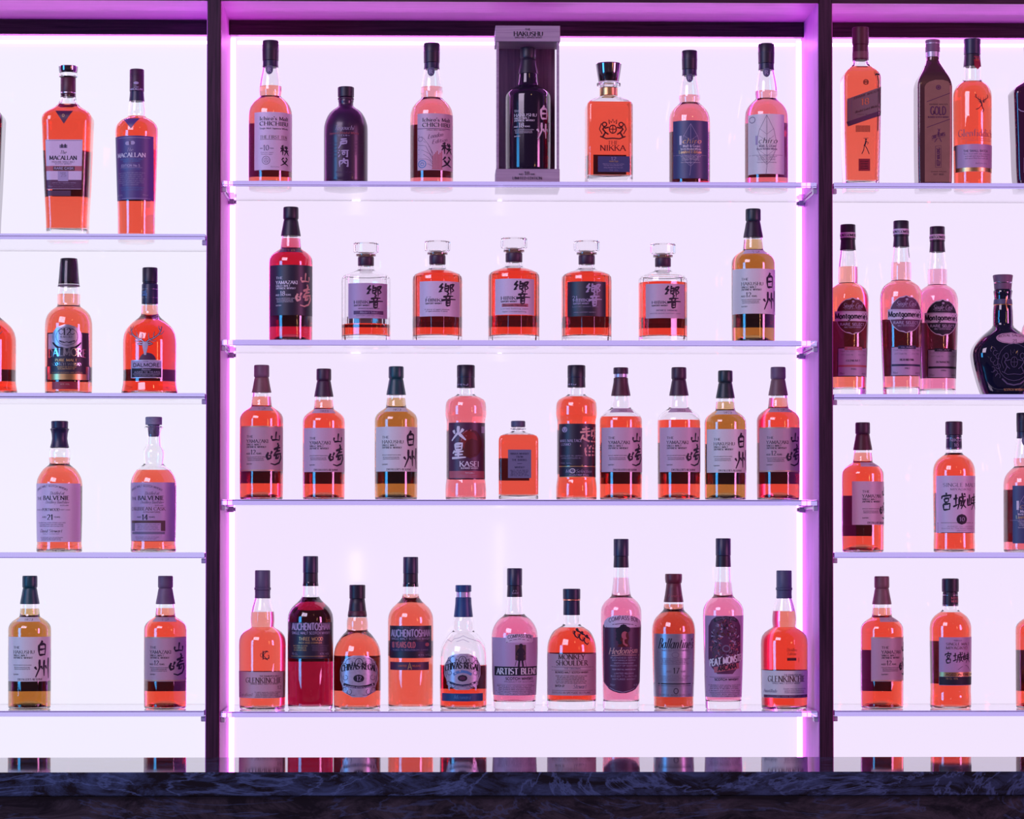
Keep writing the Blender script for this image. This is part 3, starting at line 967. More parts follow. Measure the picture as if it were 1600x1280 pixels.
    def micro(self, x0, x1, ys, col='ink_black', words_='SINGLE MALT WHISKY', cap=2.0, seed=1):
        """small print: real words, one line per row"""
        rnd = random.Random(seed)
        ws = words_.split()
        for i, y in enumerate(ys):
            d = rnd.uniform(0, 0.12) * (x1 - x0)
            j = (i * 2) % len(ws)
            self.text(' '.join(ws[j:] + ws[:j]), x0 + d * 0.5, x1 - d, y, cap, col, 'thin')

    def done(self):
        for (col, par), (v, f) in self.inks.items():
            if par is not None:
                o = link('lettering', v, f, col, par, False)
                o['kind'] = 'stuff'
            else:
                o = link('printed_mark', v, f, col, self.root, False)
                o['kind'] = 'stuff'


class Z:
    """writes on a bottle in the coordinates of an enlarged crop of the photograph (origin x0, y0, enlargement s)"""

    def __init__(self, b, cx, x0, y0, s):
        self.b, self.cx, self.x0, self.y0, self.s = b, cx, x0, y0, s

    def x(self, v):
        return self.x0 + v / self.s - self.cx

    def y(self, v):
        return self.y0 + v / self.s

    def T(self, t, a, c, y, cap, col='ink_black', st='serif', lay=1, arch=0.0, slope=0.0):
        self.b.text(t, self.x(a), self.x(c), self.y(y), cap / self.s, col, st, lay, arch / self.s, slope)

    def F(self, col, a, c, y0, y1, lay=0, spans=None):
        sp = None
        if spans:
            sp = lambda yy: tuple(self.x(q) for q in spans((yy - self.y0) * self.s))
        self.b.fill(col, self.x(a), self.x(c), self.y(y0), self.y(y1), lay, sp)

    def P(self, nm, mat, a, c, y0, y1, spans=None, off=0.25):
        sp = None
        if spans:
            sp = lambda yy: tuple(self.x(q) for q in spans((yy - self.y0) * self.s))
        return self.b.patch(nm, mat, self.x(a), self.x(c), self.y(y0), self.y(y1), off, sp)

    def L(self, col, pts, w=2.0, lay=1, taper=None):
        self.b.line(col, [(self.x(p), self.y(q)) for p, q in pts], w / self.s, lay, taper)

    def E(self, col, cx, cy, rx, ry, lay=0):
        self.b.ellipse(col, self.x(cx), self.y(cy), rx / self.s, ry / self.s, lay)

    def R(self, col, cx, cy, rx, ry, w=2.0, lay=1, a0=0, a1=360):
        self.b.ring(col, self.x(cx), self.y(cy), rx / self.s, ry / self.s, w / self.s, lay, a0, a1)

    def K(self, ch, a, c, y0, y1, col='ink_black', w=0.11, lay=1):
        self.b.kanji(ch, self.x(a), self.x(c), self.y(y0), self.y(y1), col, w, lay)

    def M(self, a, c, ys, col='ink_black', words_='SINGLE MALT WHISKY', cap=6, seed=1):
        self.b.micro(self.x(a), self.x(c), [self.y(v) for v in ys], col, words_, cap / self.s, seed)


def diamond(cx, cy, rx, ry):
    return lambda y: (cx - rx * max(0, 1 - abs(y - cy) / ry) - .2, cx + rx * max(0, 1 - abs(y - cy) / ry) + .2)


def triangle_down(cx, hw, y0, y1):
    return lambda y: (cx - hw * (y1 - y) / (y1 - y0) - .2, cx + hw * (y1 - y) / (y1 - y0) + .2)


def keyed(pts):
    """outline given as rows (y, left, right)"""
    ys = [p[0] for p in pts]
    return lambda y: (float(np.interp(y, ys, [p[1] for p in pts])), float(np.interp(y, ys, [p[2] for p in pts])))


def stag(z, cx, cy, s, col, lay=1, w=2.0, face=True):
    """a stag's head with branching antlers, centred on the brow"""
    q = lambda pts: [(cx + p[0] * s, cy + p[1] * s) for p in pts]
    for d in (1, -1):
        main = [(3, -4), (12, -12), (24, -16), (36, -26), (43, -38), (45, -52)]
        z.L(col, q([(d * a, b) for a, b in main]), w * 1.5, lay, (1.2, 0.7))
        for t in ([(12, -12), (9, -24), (10, -32)], [(24, -16), (24, -28), (27, -36)], [(36, -26), (46, -30), (52, -38)], [(43, -38), (38, -46), (37, -54)], [(14, -11), (24, -7), (32, -10)]):
            z.L(col, q([(d * a, b) for a, b in t]), w, lay, (1.1, 0.5))
        z.L(col, q([(d * 4, -2), (d * 14, -4), (d * 21, 0), (d * 12, 3), (d * 5, 2)]), w * 1.6, lay)
    if face:
        z.F(col, 0, 0, cy - 6 * s, cy + 34 * s, lay, keyed([(cy - 6 * s, cx - 5 * s, cx + 5 * s), (cy + 2 * s, cx - 9 * s, cx + 9 * s), (cy + 14 * s, cx - 7 * s, cx + 7 * s), (cy + 26 * s, cx - 4 * s, cx + 4 * s), (cy + 34 * s, cx - 3 * s, cx + 3 * s)]))


def leaf(z, cx, y0, y1, hw, col, lay=1, w=1.6):
    H = y1 - y0
    for d in (1, -1):
        z.L(col, [(cx, y0), (cx + d * hw * .3, y0 + H * .1), (cx + d * hw * .75, y0 + H * .25), (cx + d * hw, y0 + H * .45), (cx + d * hw * .85, y0 + H * .6), (cx + d * hw * .45, y0 + H * .74), (cx, y0 + H * .82)], w, lay)
        for t in (.22, .34, .46, .58, .68):
            z.L(col, [(cx, y0 + H * (t + .1)), (cx + d * hw * (.75 if t < .6 else .5), y0 + H * t)], w * .7, lay)
    z.L(col, [(cx, y0), (cx, y0 + H * .86), (cx - hw * .1, y1)], w, lay)


def crest(z, cx, cy, rx, ry, col, lay=1, w=2.0):
    """two beasts holding a shield under a crown"""
    z.R(col, cx, cy, rx * .26, ry * .42, w * 1.3, lay)
    z.L(col, [(cx - rx * .24, cy), (cx + rx * .24, cy)], w, lay)
    z.L(col, [(cx, cy - ry * .4), (cx, cy + ry * .4)], w, lay)
    z.L(col, [(cx - rx * .25, cy - ry * .55), (cx - rx * .3, cy - ry), (cx - rx * .1, cy - ry * .7), (cx, cy - ry * 1.05), (cx + rx * .1, cy - ry * .7), (cx + rx * .3, cy - ry), (cx + rx * .25, cy - ry * .55)], w * 1.3, lay)
    for d in (1, -1):
        z.R(col, cx + d * rx * .62, cy - ry * .5, rx * .16, ry * .22, w * 1.5, lay)
        z.L(col, [(cx + d * rx * .6, cy - ry * .3), (cx + d * rx * .75, cy), (cx + d * rx * .55, cy + ry * .35), (cx + d * rx * .75, cy + ry * .8)], w * 2.2, lay)
        z.L(col, [(cx + d * rx * .62, cy - ry * .1), (cx + d * rx * .3, cy - ry * .2)], w * 1.8, lay)
        z.L(col, [(cx + d * rx * .6, cy + ry * .3), (cx + d * rx * .32, cy + ry * .55)], w * 1.8, lay)
        z.L(col, [(cx + d * rx * .8, cy + ry * .5), (cx + d * rx, cy), (cx + d * rx * .85, cy - ry * .6)], w * 1.2, lay)
        z.L(col, [(cx, cy + ry * .95), (cx + d * rx * .5, cy + ry), (cx + d * rx * .95, cy + ry * .75)], w * 1.6, lay)


# ------------------------------------------------------------------ the square-shouldered round bottles with brush lettering (thirteen)
YR = 782.1
S_PROF = [(604, 11), (614, 14.0), (624, 14.8), (631, 15.6), (635, 16.0), (637, 17.4), (640, 22.5), (643.5, 27.2), (647.5, 31), (652, 33.2), (658, 33.9), (700, 33.9), (770, 33.7), (782.1, 33.3)]
SZ_ = (340, 550, 3.478)


def s_bottle(label, cx, bay, row, top, kind, cap, foil, liquid, level, rot=0, foil_end=616, lifted=False, label_y=(667.5, 738), group='bottles with brush lettering', dark=False, Y=0.085):
    zr = SH[bay][row]
    base = proj(unproj(cx, 600, Y)[0], Y, zr)[1]
    k = (base - top) / (YR - 571.0)
    lv = YR - (base - level) / k if level else None
    cl = [('cap', cap, [(571, 11.5), (573, 11.9), (586, 12.0), (588.5, 11.9), (590.5, 11.2)])]
    if lifted:
        cl = [('cap', cap, [(571, 11.5), (572, 11.8), (581, 11.9)]), ('cork_collar', 'clip_plastic', [(581, 10.4), (587, 10.4)])]
    cl.append(('foil', foil, [(587.5 if lifted else 590.5, 11.4 if lifted else 11.0), (594, 11.7), (600, 12.7), (606, 13.8), (611, 14.8), (foil_end, 15.5)]))
    b = Bottle(label, cx, bay, row, S_PROF, cl, liquid, lv, yref=YR, k=k, rot=rot, group=group, body='opaque_black' if dark else None, Y=Y, punt=10.5, base=2.2)
    z = Z(b, 408.9, *SZ_)
    neck_col = {'yam12': 'paper_tan', 'yamDR': 'paper_rose', 'hakDR': 'paper_blue', 'hak12': 'paper_lavender', 'yam18': 'paper_plum', 'hak18': None}[kind]
    pap = {'yam12': 'paper_tan', 'yamDR': 'paper_rose', 'hakDR': 'paper_blue', 'hak12': 'paper_white', 'yam18': 'paper_black', 'hak18': None}[kind]
    ink = {'yam18': 'ink_white', 'hak18': 'ink_white'}.get(kind, 'ink_black')
    yam = kind.startswith('yam')
    if not dark:
        b.back(690, 756)
    if neck_col:
        b.patch('neck_label', neck_col, -18, 19, 636.5, 643.5, 0.3, lambda y: (-13 - (y - 636) * .8, 14 + (y - 636) * .8))
        b.text({'yam12': '12', 'yamDR': '1923', 'hakDR': '1973', 'hak12': '12', 'yam18': '18'}[kind], -5, 8, 642, 3.2, 'ink_brown' if kind != 'yam18' else 'ink_gold', 'serif')
    if pap:
        y0, y1 = label_y
        if kind == 'yam18':
            y0, y1 = 664, 742
        b.patch('front_label', pap, -31.5 if kind != 'hak12' else -33.2, 33.6, y0, y1)
        if kind == 'yam12':
            for yy in (y0 + 1.1, y1 - 1.4):
                b.fill('ink_gold', -31.3, 33.4, yy - .5, yy + .5, 0)
    gold = 'ink_pink' if kind == 'yam18' else ('ink_white' if dark else ink)
    z.T('THE', 165, 202, 473, 13, ink, 'serif')
    z.T('YAMAZAKI' if yam else 'HAKUSHU', 165, 282, 500, 17, ink, 'bold' if kind == 'yam18' else 'serif')
    z.T('SINGLE MALT', 165, 243, 515, 10, ink, 'serif')
    z.T('JAPANESE WHISKY', 165, 272, 528, 10, ink, 'serif')
    if kind in ('yam12', 'hak12', 'yam18', 'hak18'):
        z.T('AGED', 164, 185, 563, 8, ink, 'sans')
        z.T({'1': '12', '8': '18'}['8' if '18' in kind else '1'], 188, 215, 563, 24, ink, 'serif')
        z.T('YEARS', 218, 246, 563, 8, ink, 'sans')
        ys = (580, 589, 598)
    else:
        ys = (566, 579, 588)
        z.T("DISTILLER'S RESERVE", 190, 322, 648, 11, ink, 'serif')
    z.M(165, 268, ys, ink, 'DISTILLED AND BOTTLED IN JAPAN', 5)
    z.T('SUNTORY', 165, 196, 618, 6, ink, 'sans')
    if yam:
        z.K('山', 288, 346, 436, 494, gold, .13)
        z.K('崎', 272, 350, 500, 612, gold, .085)
    else:
        z.K('白', 290, 342, 430, 518, gold, .11)
        z.K('州', 272, 352, 522, 638, gold, .085)
    b.done()
    return b


s_bottle('amber bottle with green foil and pale blue label, leftmost on the lowest shelf', 47.8, 'L', 4, 901, 'hakDR', 'green_foil', 'green_foil', 'green_amber', 952)
s_bottle('red bottle with mauve foil and tan label, lowest shelf, just left of the first post', 259.4, 'L', 4, 901, 'yam12', 'mauve_cap', 'mauve_cap', 'amber', 951)
s_bottle('deep red bottle with black cap and black label carrying pink brush lettering', 454, 'M', 2, 323.8, 'yam18', 'black_cap', 'black_cap', 'red', 373)
s_bottle('amber brown bottle with black foil and pale label, ending the row of decanters', 1177.1, 'M', 2, 326, 'hak12', 'dark_green_foil', 'black_cap', 'green_amber', 374.5)
s_bottle('red bottle with mauve foil and tan label, first right of the first dark post', 408.8, 'M', 3, 571, 'yam12', 'mauve_cap', 'brown_foil', 'amber', 620.5, foil_end=614)
s_bottle('full orange bottle with dark purple foil and rose label, second from the first dark post', 506, 'M', 3, 576.7, 'yamDR', 'purple_cap', 'purple_cap', 'amber', 625.6)
s_bottle('amber brown bottle with green foil and pale blue label, third from the first dark post', 619, 'M', 3, 573, 'hakDR', 'green_foil', 'green_foil', 'green_amber', 622.5)
s_bottle('part-empty red bottle with purple foil and a clear gap under its raised cap', 970, 'M', 3, 574.4, 'yamDR', 'purple_cap', 'maroon_foil', 'amber', 652, lifted=True)
s_bottle('part-empty red bottle with closed purple foil cap, third from the second dark post', 1060.8, 'M', 3, 574, 'yamDR', 'purple_cap', 'purple_cap', 'amber', 657)
s_bottle('amber brown bottle with dark green foil, second from the second dark post', 1133.3, 'M', 3, 579, 'hakDR', 'dark_green_foil', 'dark_green_foil', 'green_amber', 628)
s_bottle('red bottle with mauve foil and tan label, last before the second dark post', 1215.8, 'M', 3, 573.4, 'yam12', 'mauve_cap', 'brown_foil', 'amber', 622)
s_bottle('orange bottle with maroon foil, its rose label turned aside and cut short by its edge', 1347.8, 'R', 3, 660, 'yamDR', 'purple_cap', 'maroon_foil', 'amber', 707.6, rot=29)
s_bottle('red bottle with brown foil, its tan label turned aside, lowest shelf of the right bay', 1377.2, 'R', 4, 900.6, 'yam12', 'brown_foil', 'brown_foil', 'amber', 950, rot=29)
s_bottle('red bottle with tan label cut off by the right edge, lowest shelf', 1619, 'R', 4, 900.6, 'yam12', 'brown_foil', 'brown_foil', 'amber', 950, rot=20)

# ------------------------------------------------------------------ tall-necked bottles with a hanging medal (five)
I_PROF = [(92, 11), (105, 12.3), (110, 13.0), (122, 15.4), (134, 17.1), (143, 17.5), (148, 16.9), (151.5, 16.6), (154, 19), (157.5, 23.2), (163, 28.2), (170, 32), (179, 33.9), (192, 34.3), (250, 34.3), (285, 34.2), (292.5, 33.8)]
IY = 292.3


def i_bottle(label, cx, bay, row, top, level, liquid, rot=0, medal=True):
    base = proj(unproj(cx, 600, .085)[0], .085, SH[bay][row])[1]
    k = (base - top) / (IY - 63.5)
    lv = IY - (base - level) / k
    b = Bottle(label, cx, bay, row, I_PROF, [('cap', 'black_cap', [(63.5, 12.4), (64.5, 12.8), (78, 12.9), (95, 12.6)]), ('foil', 'navy_cap', [(95, 12.1), (100, 12.0), (105.5, 12.5)])],
               liquid, lv, yref=IY, k=k, rot=rot, group='bottles with a medal under the cap')
    b.turned('cap_ring', 'navy_cap', [(77.5, 13.1), (79, 13.1)])
    if medal:
        o = b.patch('medal', 'slate_cap', 0, 0, 104, 118.5, 0.6, lambda y: (-1 - 5.6 * max(0, 1 - ((y - 110) / 8.6) ** 2) ** .5, -1 + 5.6 * max(0, 1 - ((y - 110) / 8.6) ** 2) ** .5))
        b.text('R', -3.6, 1.4, 114, 6, 'ink_lavender', 'serif', 4)
    return b


def chichibu(b, z, edition):
    z.T("Ichiro's Malt", 233, 384, 673, 19, 'ink_black', 'bold')
    z.T('CHICHIBU', 233, 384, 702, 21, 'ink_black', 'bold')
    if edition == 1:
        z.T('Single Malt Japanese Whisky', 233, 382, 722, 9, 'ink_black', 'serif')
        z.T('THE FIRST TEN', 235, 378, 773, 16, 'ink_brown', 'serif')
        z.L('ink_brown', [(235, 778), (378, 778)], 2)
        z.T('10', 252, 284, 838, 28, 'ink_grey', 'serif')
        z.T('AGED', 235, 250, 830, 6, 'ink_grey', 'sans')
        z.T('YEARS', 288, 310, 830, 6, 'ink_grey', 'sans')
        z.M(238, 310, (852, 862), 'ink_grey', 'Distillery Japan', 6)
        z.R('ink_grey', 268, 892, 21, 22, 3)
        z.R('ink_grey', 268, 892, 12, 13, 2)
        z.L('ink_grey', [(262, 902), (268, 880), (274, 902)], 3)
        z.M(292, 340, (930,), 'ink_grey', 'Saitama', 6)
        z.K('秩', 343, 386, 806, 866, 'ink_black', .12)
        z.K('父', 343, 386, 872, 920, 'ink_black', .14)
    else:
        z.L('ink_purple', [(205, 712), (398, 712)], 3)
        z.M(255, 360, (723,), 'ink_black', 'SINGLE MALT WHISKY', 7)
        z.T('London', 262, 345, 770, 24, 'ink_purple', 'script', slope=.2)
        z.T('Edition', 285, 368, 798, 22, 'ink_purple', 'script', slope=.2)
        for i in range(7):
            z.L('ink_purple', [(210, 750 + i * 26), (235 + 8 * (i % 3), 760 + i * 24), (265 + 10 * (i % 2), 800 + i * 18), (290, 850 + i * 12)], 1.6)
        z.R('ink_purple', 222, 770, 12, 12, 2)
        for i in range(7):
            z.F('ink_rose', 288 + i * 8, 293 + i * 8, 862 - (i * 37) % 28, 935, 0)
        z.L('ink_rose', [(284, 936), (345, 936)], 3)
        z.R('ink_blue', 232, 908, 20, 20, 5)
        z.R('ink_blue', 232, 908, 9, 9, 4)
        z.K('秩', 334, 392, 785, 855, 'ink_black', .12)
        z.K('父', 334, 392, 862, 925, 'ink_black', .14)


b = i_bottle('tall orange bottle with black cap and lilac label, beside the squat black bottle', 421.7, 'M', 1, 63.5, 135, 'orange')
z = Z(b, 421.9, 340, 0, 3.478)
b.back(191, 276, 28, 'paper_clearback', 4)
z.P('front_label', 'paper_lavender', 203, 403, 628, 945)
chichibu(b, z, 1)
b.done()
b = i_bottle('tall orange bottle with black cap and illustrated pink label, beside the boxed bottle', 674.1, 'M', 1, 66.9, 136, 'pink')
z = Z(b, 674.1 + (421.9 - 674.1) - 0.3, 340, 0, 3.478)
b.back(191, 276, 28, 'paper_clearback', 4)
z.P('front_label', 'paper_rose', 206, 400, 628, 942)
chichibu(b, z, 2)
b.done()


def ichiro(b, z, dark, c):
    fg = 'ink_white' if dark else 'ink_grey'
    leaf(z, c, 585 if dark else 545, 825, 45, 'ink_lavender' if dark else 'ink_grey')
    z.F('ink_white' if dark else 'ink_lavender', c - 50, c - 40, 640, 682, 1)
    z.T('chiro', c - 38, c + 48, 676, 26, 'ink_gold' if dark else 'ink_black', 'script')
    z.T('Malt & Grain', c - 35, c + 42, 694, 13, fg, 'serif')
    z.T('World Blended Whisky', c - 45, c + 48, 706, 9, fg, 'serif')
    if dark:
        z.T('Limited Edition', c - 52, c + 50, 722, 15, 'ink_gold', 'serif')
    z.L('ink_lavender' if dark else 'ink_grey', [(c - 75, 730), (c + 75, 730)], 1.4)
    z.M(c - 45, c + 48, (738, 746, 754, 766), fg, 'Non Chill Filtered Non Coloured', 5)


b = i_bottle('pink bottle with black cap and navy leaf label, beside the square decanter with tall stopper', 1077.8, 'M', 1, 78.5, 149, 'pink')
class ZK(Z):
    """like Z, for a bottle built at another height than its model: converts photo rows into the model's rows"""

    def __init__(self, b, cx, x0, y0, s, base, yref, k):
        super().__init__(b, cx, x0, y0, s)
        self.base, self.yref, self.k = base, yref, k

    def x(self, v):
        return (self.x0 + v / self.s - self.cx) / self.k

    def y(self, v):
        return self.yref - (self.base - (self.y0 + v / self.s)) / self.k

    def F(self, col, a, c, y0, y1, lay=0, spans=None):
        sp = None
        if spans:
            sp = lambda yy: tuple(self.x(q) for q in spans(((self.base - (self.yref - yy) * self.k) - self.y0) * self.s))
        self.b.fill(col, self.x(a), self.x(c), self.y(y0), self.y(y1), lay, sp)


def zk(b, cx, x0, y0, s, bay, row, yref, top, mtop):
    base = proj(unproj(cx, 600, .085)[0], .085, SH[bay][row])[1]
    return ZK(b, cx, x0, y0, s, base, yref, (base - top) / (yref - mtop))


z = zk(b, 1077.8, 760, 0, 2.963, 'M', 1, IY, 78.5, 63.5)
b.back(z.y(600), z.y(835), 30, 'paper_clearback')
z.P('front_label', 'paper_navy', 861, 1022, 570, 838)
ichiro(b, z, True, 938)
b.done()
b = i_bottle('pink bottle with black cap and pale grey label outlined with a leaf', 1197.9, 'M', 1, 67.5, 142, 'pink')
z = zk(b, 1197.9, 760, 0, 2.963, 'M', 1, IY, 67.5, 63.5)
b.back(z.y(560), z.y(815), 26, 'paper_clearback', -6)
z.P('front_label', 'paper_white', 1208, 1372, 540, 818)
z.R('ink_grey', 1225, 565, 12, 14, 3)
ichiro(b, z, False, 1288)
b.done()
b = i_bottle('pink bottle with navy label cut off by the right edge of the photo', 1600.3, 'R', 3, 644.6, 716, 'pink')
z = zk(b, 1600.3, 1240, 630, 4.444, 'R', 3, IY, 644.6, 63.5)
b.back(z.y(600), z.y(965), 28, 'paper_clearback')
z.P('front_label', 'paper_navy', 1497, 1705, 575, 975)
z.x0 += 1600.3 - 1077.8
z.y0, z.s, z.x0 = 630 + 575 / 4.444 - 570 / 2.963, 2.963, 760 + 1600.3 - 1077.8
ichiro(b, z, True, 938)
b.done()

# ------------------------------------------------------------------ faceted decanters (five)
H_PROF = [(402, 11.0), (418, 11.8), (422.5, 13.5), (425.5, 20), (428.5, 29), (431.5, 35), (435, 37.7), (441, 38.4), (500, 38.4), (530, 38.2), (536.5, 37.8)]
HY = 536.5


def h_bottle(label, cx, top, level, pap, draw, zoom, lab):
    base = proj(unproj(cx, 600, .085)[0], .085, SH['M'][2])[1]
    k = (base - top) / (HY - 379.3)
    lv = HY - (base - level) / k
    b = Bottle(label, cx, 'M', 2, H_PROF, [], 'amber', lv, yref=HY, k=k, n=24, facet=True, base=9.5, wall=2.8, group='faceted decanters')
    S = b.S
    V, F = loft([(b.h(395.5), 18.2 * S, 18.2 * S, 18.2 * S), (b.h(394), 19.6 * S, 19.6 * S, 19.6 * S), (b.h(381), 19.8 * S, 19.8 * S, 19.8 * S), (b.h(379.3), 18.6 * S, 18.6 * S, 18.6 * S)], 24)
    st = link('stopper', V, F, 'clear_glass', b.root, True, 12)
    b.turned('stopper_foot', 'clear_glass', [(395.8, 12), (397.5, 15.5), (400.5, 15.5), (402, 12.5)])
    b.turned('cork', 'tan_cork', [(397.8, 10.2), (402, 10.6)], st)
    b.turned('neck_band', 'purple_cap', [(402.2, 12.4), (403.5, 12.6), (415, 12.6), (416, 12.3)])
    z = zk(b, cx, *zoom, 'M', 2, HY, top, 379.3)
    b.back(494, 511, 30, 'paper_clearback')
    a, c, y0, y1 = lab
    z.P('front_label', pap, a, c, y0, y1)
    draw(z, a, c, y0, y1)
    b.done()
    return b


def hib(extra, ink='ink_black'):
    def d(z, a, c, y0, y1):
        W, H = c - a, y1 - y0
        X = lambda t: a + W * t
        Y_ = lambda t: y0 + H * t
        z.T('HIBIKI', X(.145), X(.57), Y_(.585), H * .085, ink, 'bold')
        z.T('SUNTORY WHISKY', X(.145), X(.55), Y_(.655), H * .04, ink, 'sansb')
        z.K('響', X(.46), X(.89), Y_(.05), Y_(.69), ink, .068)
        extra(z, X, Y_, H, ink)
    return d


def ex_master(z, X, Y_, H, ink):
    z.M(X(.25), X(.82), (Y_(.74),), ink, 'JAPANESE BLENDED WHISKY', H * .035)
    z.F('ink_purple', X(.14), X(.9), Y_(.785), Y_(.89), 1)
    z.T("Master's Select", X(.3), X(.74), Y_(.865), H * .07, 'ink_lavender', 'script', 2)
    z.M(X(.2), X(.85), (Y_(.94),), ink, 'SUNTORY LIMITED JAPAN', H * .03)


def ex_17(z, X, Y_, H, ink):
    z.T('17', X(.14), X(.26), Y_(.53), H * .09, 'ink_grey', 'script')
    z.T('YEARS OLD', X(.27), X(.4), Y_(.55), H * .03, 'ink_grey', 'sans')
    z.M(X(.12), X(.75), (Y_(.82), Y_(.87)), ink, 'A blend of aged whiskies', H * .035)


def ex_blossom(z, X, Y_, H, ink):
    z.F('ink_rose', X(.17), X(.84), Y_(.69), Y_(.78), 1)
    z.T('Blossom Harmony', X(.2), X(.8), Y_(.765), H * .06, 'ink_black', 'serif', 2)
    z.M(X(.14), X(.86), (Y_(.85), Y_(.93)), ink, 'Limited bottling Japan', H * .035)


def ex_21(z, X, Y_, H, ink):
    z.T('21', X(.12), X(.26), Y_(.53), H * .11, ink, 'serif')
    z.T('YEARS', X(.28), X(.42), Y_(.53), H * .03, ink, 'sans')
    z.M(X(.12), X(.8), (Y_(.74), Y_(.9)), 'ink_lavender', 'SUNTORY WHISKY JAPAN', H * .03)


def ex_harmony(z, X, Y_, H, ink):
    z.T('JAPANESE HARMONY', X(.25), X(.8), Y_(.8), H * .05, 'ink_grey', 'serif')
    z.M(X(.1), X(.9), (Y_(.88),), 'ink_grey', 'MASTER BLEND SUNTORY JAPAN', H * .035)


ZA, ZB_ = (340, 310, 3.404), (750, 310, 2.909)
h_bottle('nearly empty faceted decanter with lilac label and purple stripe', 571.5, 379.3, 508, 'paper_mauve', hib(ex_master), ZA, (698, 902, 462, 648))
h_bottle('full faceted decanter with plain lavender label, beside the nearly empty one', 683.3, 376.3, 424.6, 'paper_lavender', hib(ex_17), ZA, (1075, 1287, 452, 638))
h_bottle('faceted decanter of orange spirit whose pale label has a rose stripe', 803, 371.5, 421.7, 'paper_lavender', hib(ex_blossom), ZB_, (67, 243, 375, 538))
h_bottle('faceted decanter of red orange spirit with black label', 916.7, 376, 427, 'paper_black', hib(ex_21, 'ink_lavender'), ZB_, (394, 567, 387, 545))
h_bottle('three-quarters full faceted decanter with pink label and no stripe', 1036, 380.5, 442.3, 'paper_rose', hib(ex_harmony), ZB_, (748, 924, 397, 553))

# ------------------------------------------------------------------ topmost shelf of the middle bay, the rest
b = Bottle('squat black matte bottle with pale calligraphy printed on it, on the topmost shelf', 539.8, 'M', 1,
           [(150, 9.5), (154, 11), (158, 12.2), (161, 11.4), (165.5, 11.6), (168, 14), (172.5, 21), (177, 25.5), (182, 28.7), (190, 32), (199, 34), (210, 34.3), (292.3, 34.2)],
           [('cap', 'black_cap', [(136, 12.2), (137, 12.8), (151.5, 12.7)]), ('ring', 'purple_cap', [(153, 12.6), (156, 12.6)])], body='matte_purple')
z = Z(b, 539.8, 340, 0, 3.478)
z.T('Togouchi', 637, 740, 722, 24, 'ink_lavender', 'script')
z.T('Japanese Blended Whisky', 608, 766, 744, 12, 'ink_rose', 'script')
z.T('ウイスキー', 655, 720, 758, 10, 'ink_lavender', 'sans')
z.K('戸', 655, 716, 768, 825, 'ink_lavender', .13)
z.K('河', 655, 716, 828, 872, 'ink_lavender', .13)
z.K('内', 655, 718, 874, 925, 'ink_lavender', .14)
z.M(600, 655, (795, 812, 830, 848, 866), 'ink_purple', 'Blended', 7)
z.M(735, 800, (785, 802, 820, 838, 856), 'ink_purple', 'Whisky', 7)
z.T('PRODUCT OF JAPAN', 645, 745, 955, 8, 'ink_purple', 'sans')
b.done()

# the boxed bottle: box and bottle are two things
S0 = (D0 + .085) / FPX
xb, _ = unproj(824.6, 200, .05)
zs_ = SH['M'][1] + 0.0003
ybx = proj(xb, .05, zs_)[1]
Sb = (D0 + .05) / FPX
hb = lambda y: (ybx - y) * Sb
bx = thing('display_box', 'pale wooden display box with clear sides standing around the black bottle', 'box', (xb, 0.095, zs_))
w2, dq = 50 * Sb, 0.047
box('box_base', -w2, w2, -dq, dq, 0, hb(264), 'pale_box_wood', bx, 0.0008)
box('box_lid', -w2 - 0.001, w2 + 0.001, -dq - 0.001, dq + 0.001, hb(64), hb(39), 'pale_box_wood', bx, 0.0008)
box('back_panel', -w2 + 0.006, w2 - 0.006, dq - 0.006, dq - 0.001, hb(264), hb(64), 'box_back_wood', bx, 0.0004)
for s in (-1, 1):
    box('side_pane', *sorted((s * (w2 - 0.001), s * (w2 - 0.003))), -dq + 0.006, dq - 0.001, hb(264) , hb(64), 'acrylic', bx, 0.0003)
    box('corner_rod', *sorted((s * (w2 - 0.001), s * (w2 - 0.006))), -dq + 0.001, -dq + 0.006, hb(264), hb(64), 'pale_box_wood', bx, 0.0004)


class Flat:
    """writing on a flat upright face at local depth y"""
    def __init__(self, root, hh, S, cx, ydep):
        self.root, self.hf, self.S, self.cx, self.yd = root, hh, S, cx, ydep
        self.inks = {}
        self.round = False

    def x2u(self, x, z):
        return x * self.S

    def h(self, y):
        return self.hf(y)

    def surf(self, u, z, off, back=False):
        return (u, self.yd - off, z)


for fn in ('_grid', '_rows', 'ink', '_off', 'fill', '_strip', 'line', 'text', 'kanji', 'micro', 'done', 'ellipse', 'ring'):
    setattr(Flat, fn, getattr(Bottle, fn))
fb = Flat(bx, hb, Sb, 824.6, -dq - 0.001)
z = Z(fb, 824.6, 760, 0, 2.963)
z.T('THE', 178, 204, 138, 10, 'ink_black', 'serif')
z.T('HAKUSHU', 126, 262, 164, 20, 'ink_black', 'bold')
z.T('SINGLE MALT JAPANESE WHISKY', 131, 257, 174, 6, 'ink_black', 'sans')
z.T('18', 175, 199, 811, 16, 'ink_black', 'serif')
z.T('AGED', 150, 170, 811, 7, 'ink_black', 'sans')
z.T('YEARS', 203, 224, 811, 7, 'ink_black', 'sans')
z.T('LIMITED EDITION', 120, 257, 832, 13, 'ink_black', 'serif')
fb.done()
bb = s_bottle('black bottle with pale brush lettering standing inside the wooden display box', 824.8, 'M', 1, 70, 'hak18', 'black_cap', 'black_cap', None, None, dark=True, Y=0.09)
bb.root.location.z = zs_ + hb(264) + 0.0003
kk = (hb(264) and (((hb(70) - hb(264)) / ((YR - 571) * S0)))) * (D0 + .09) / (D0 + .05)
bb.root.scale = (0.985, 0.985, (hb(70) - hb(264)) * (D0 + .09) / (D0 + .05) / bb.h(571))

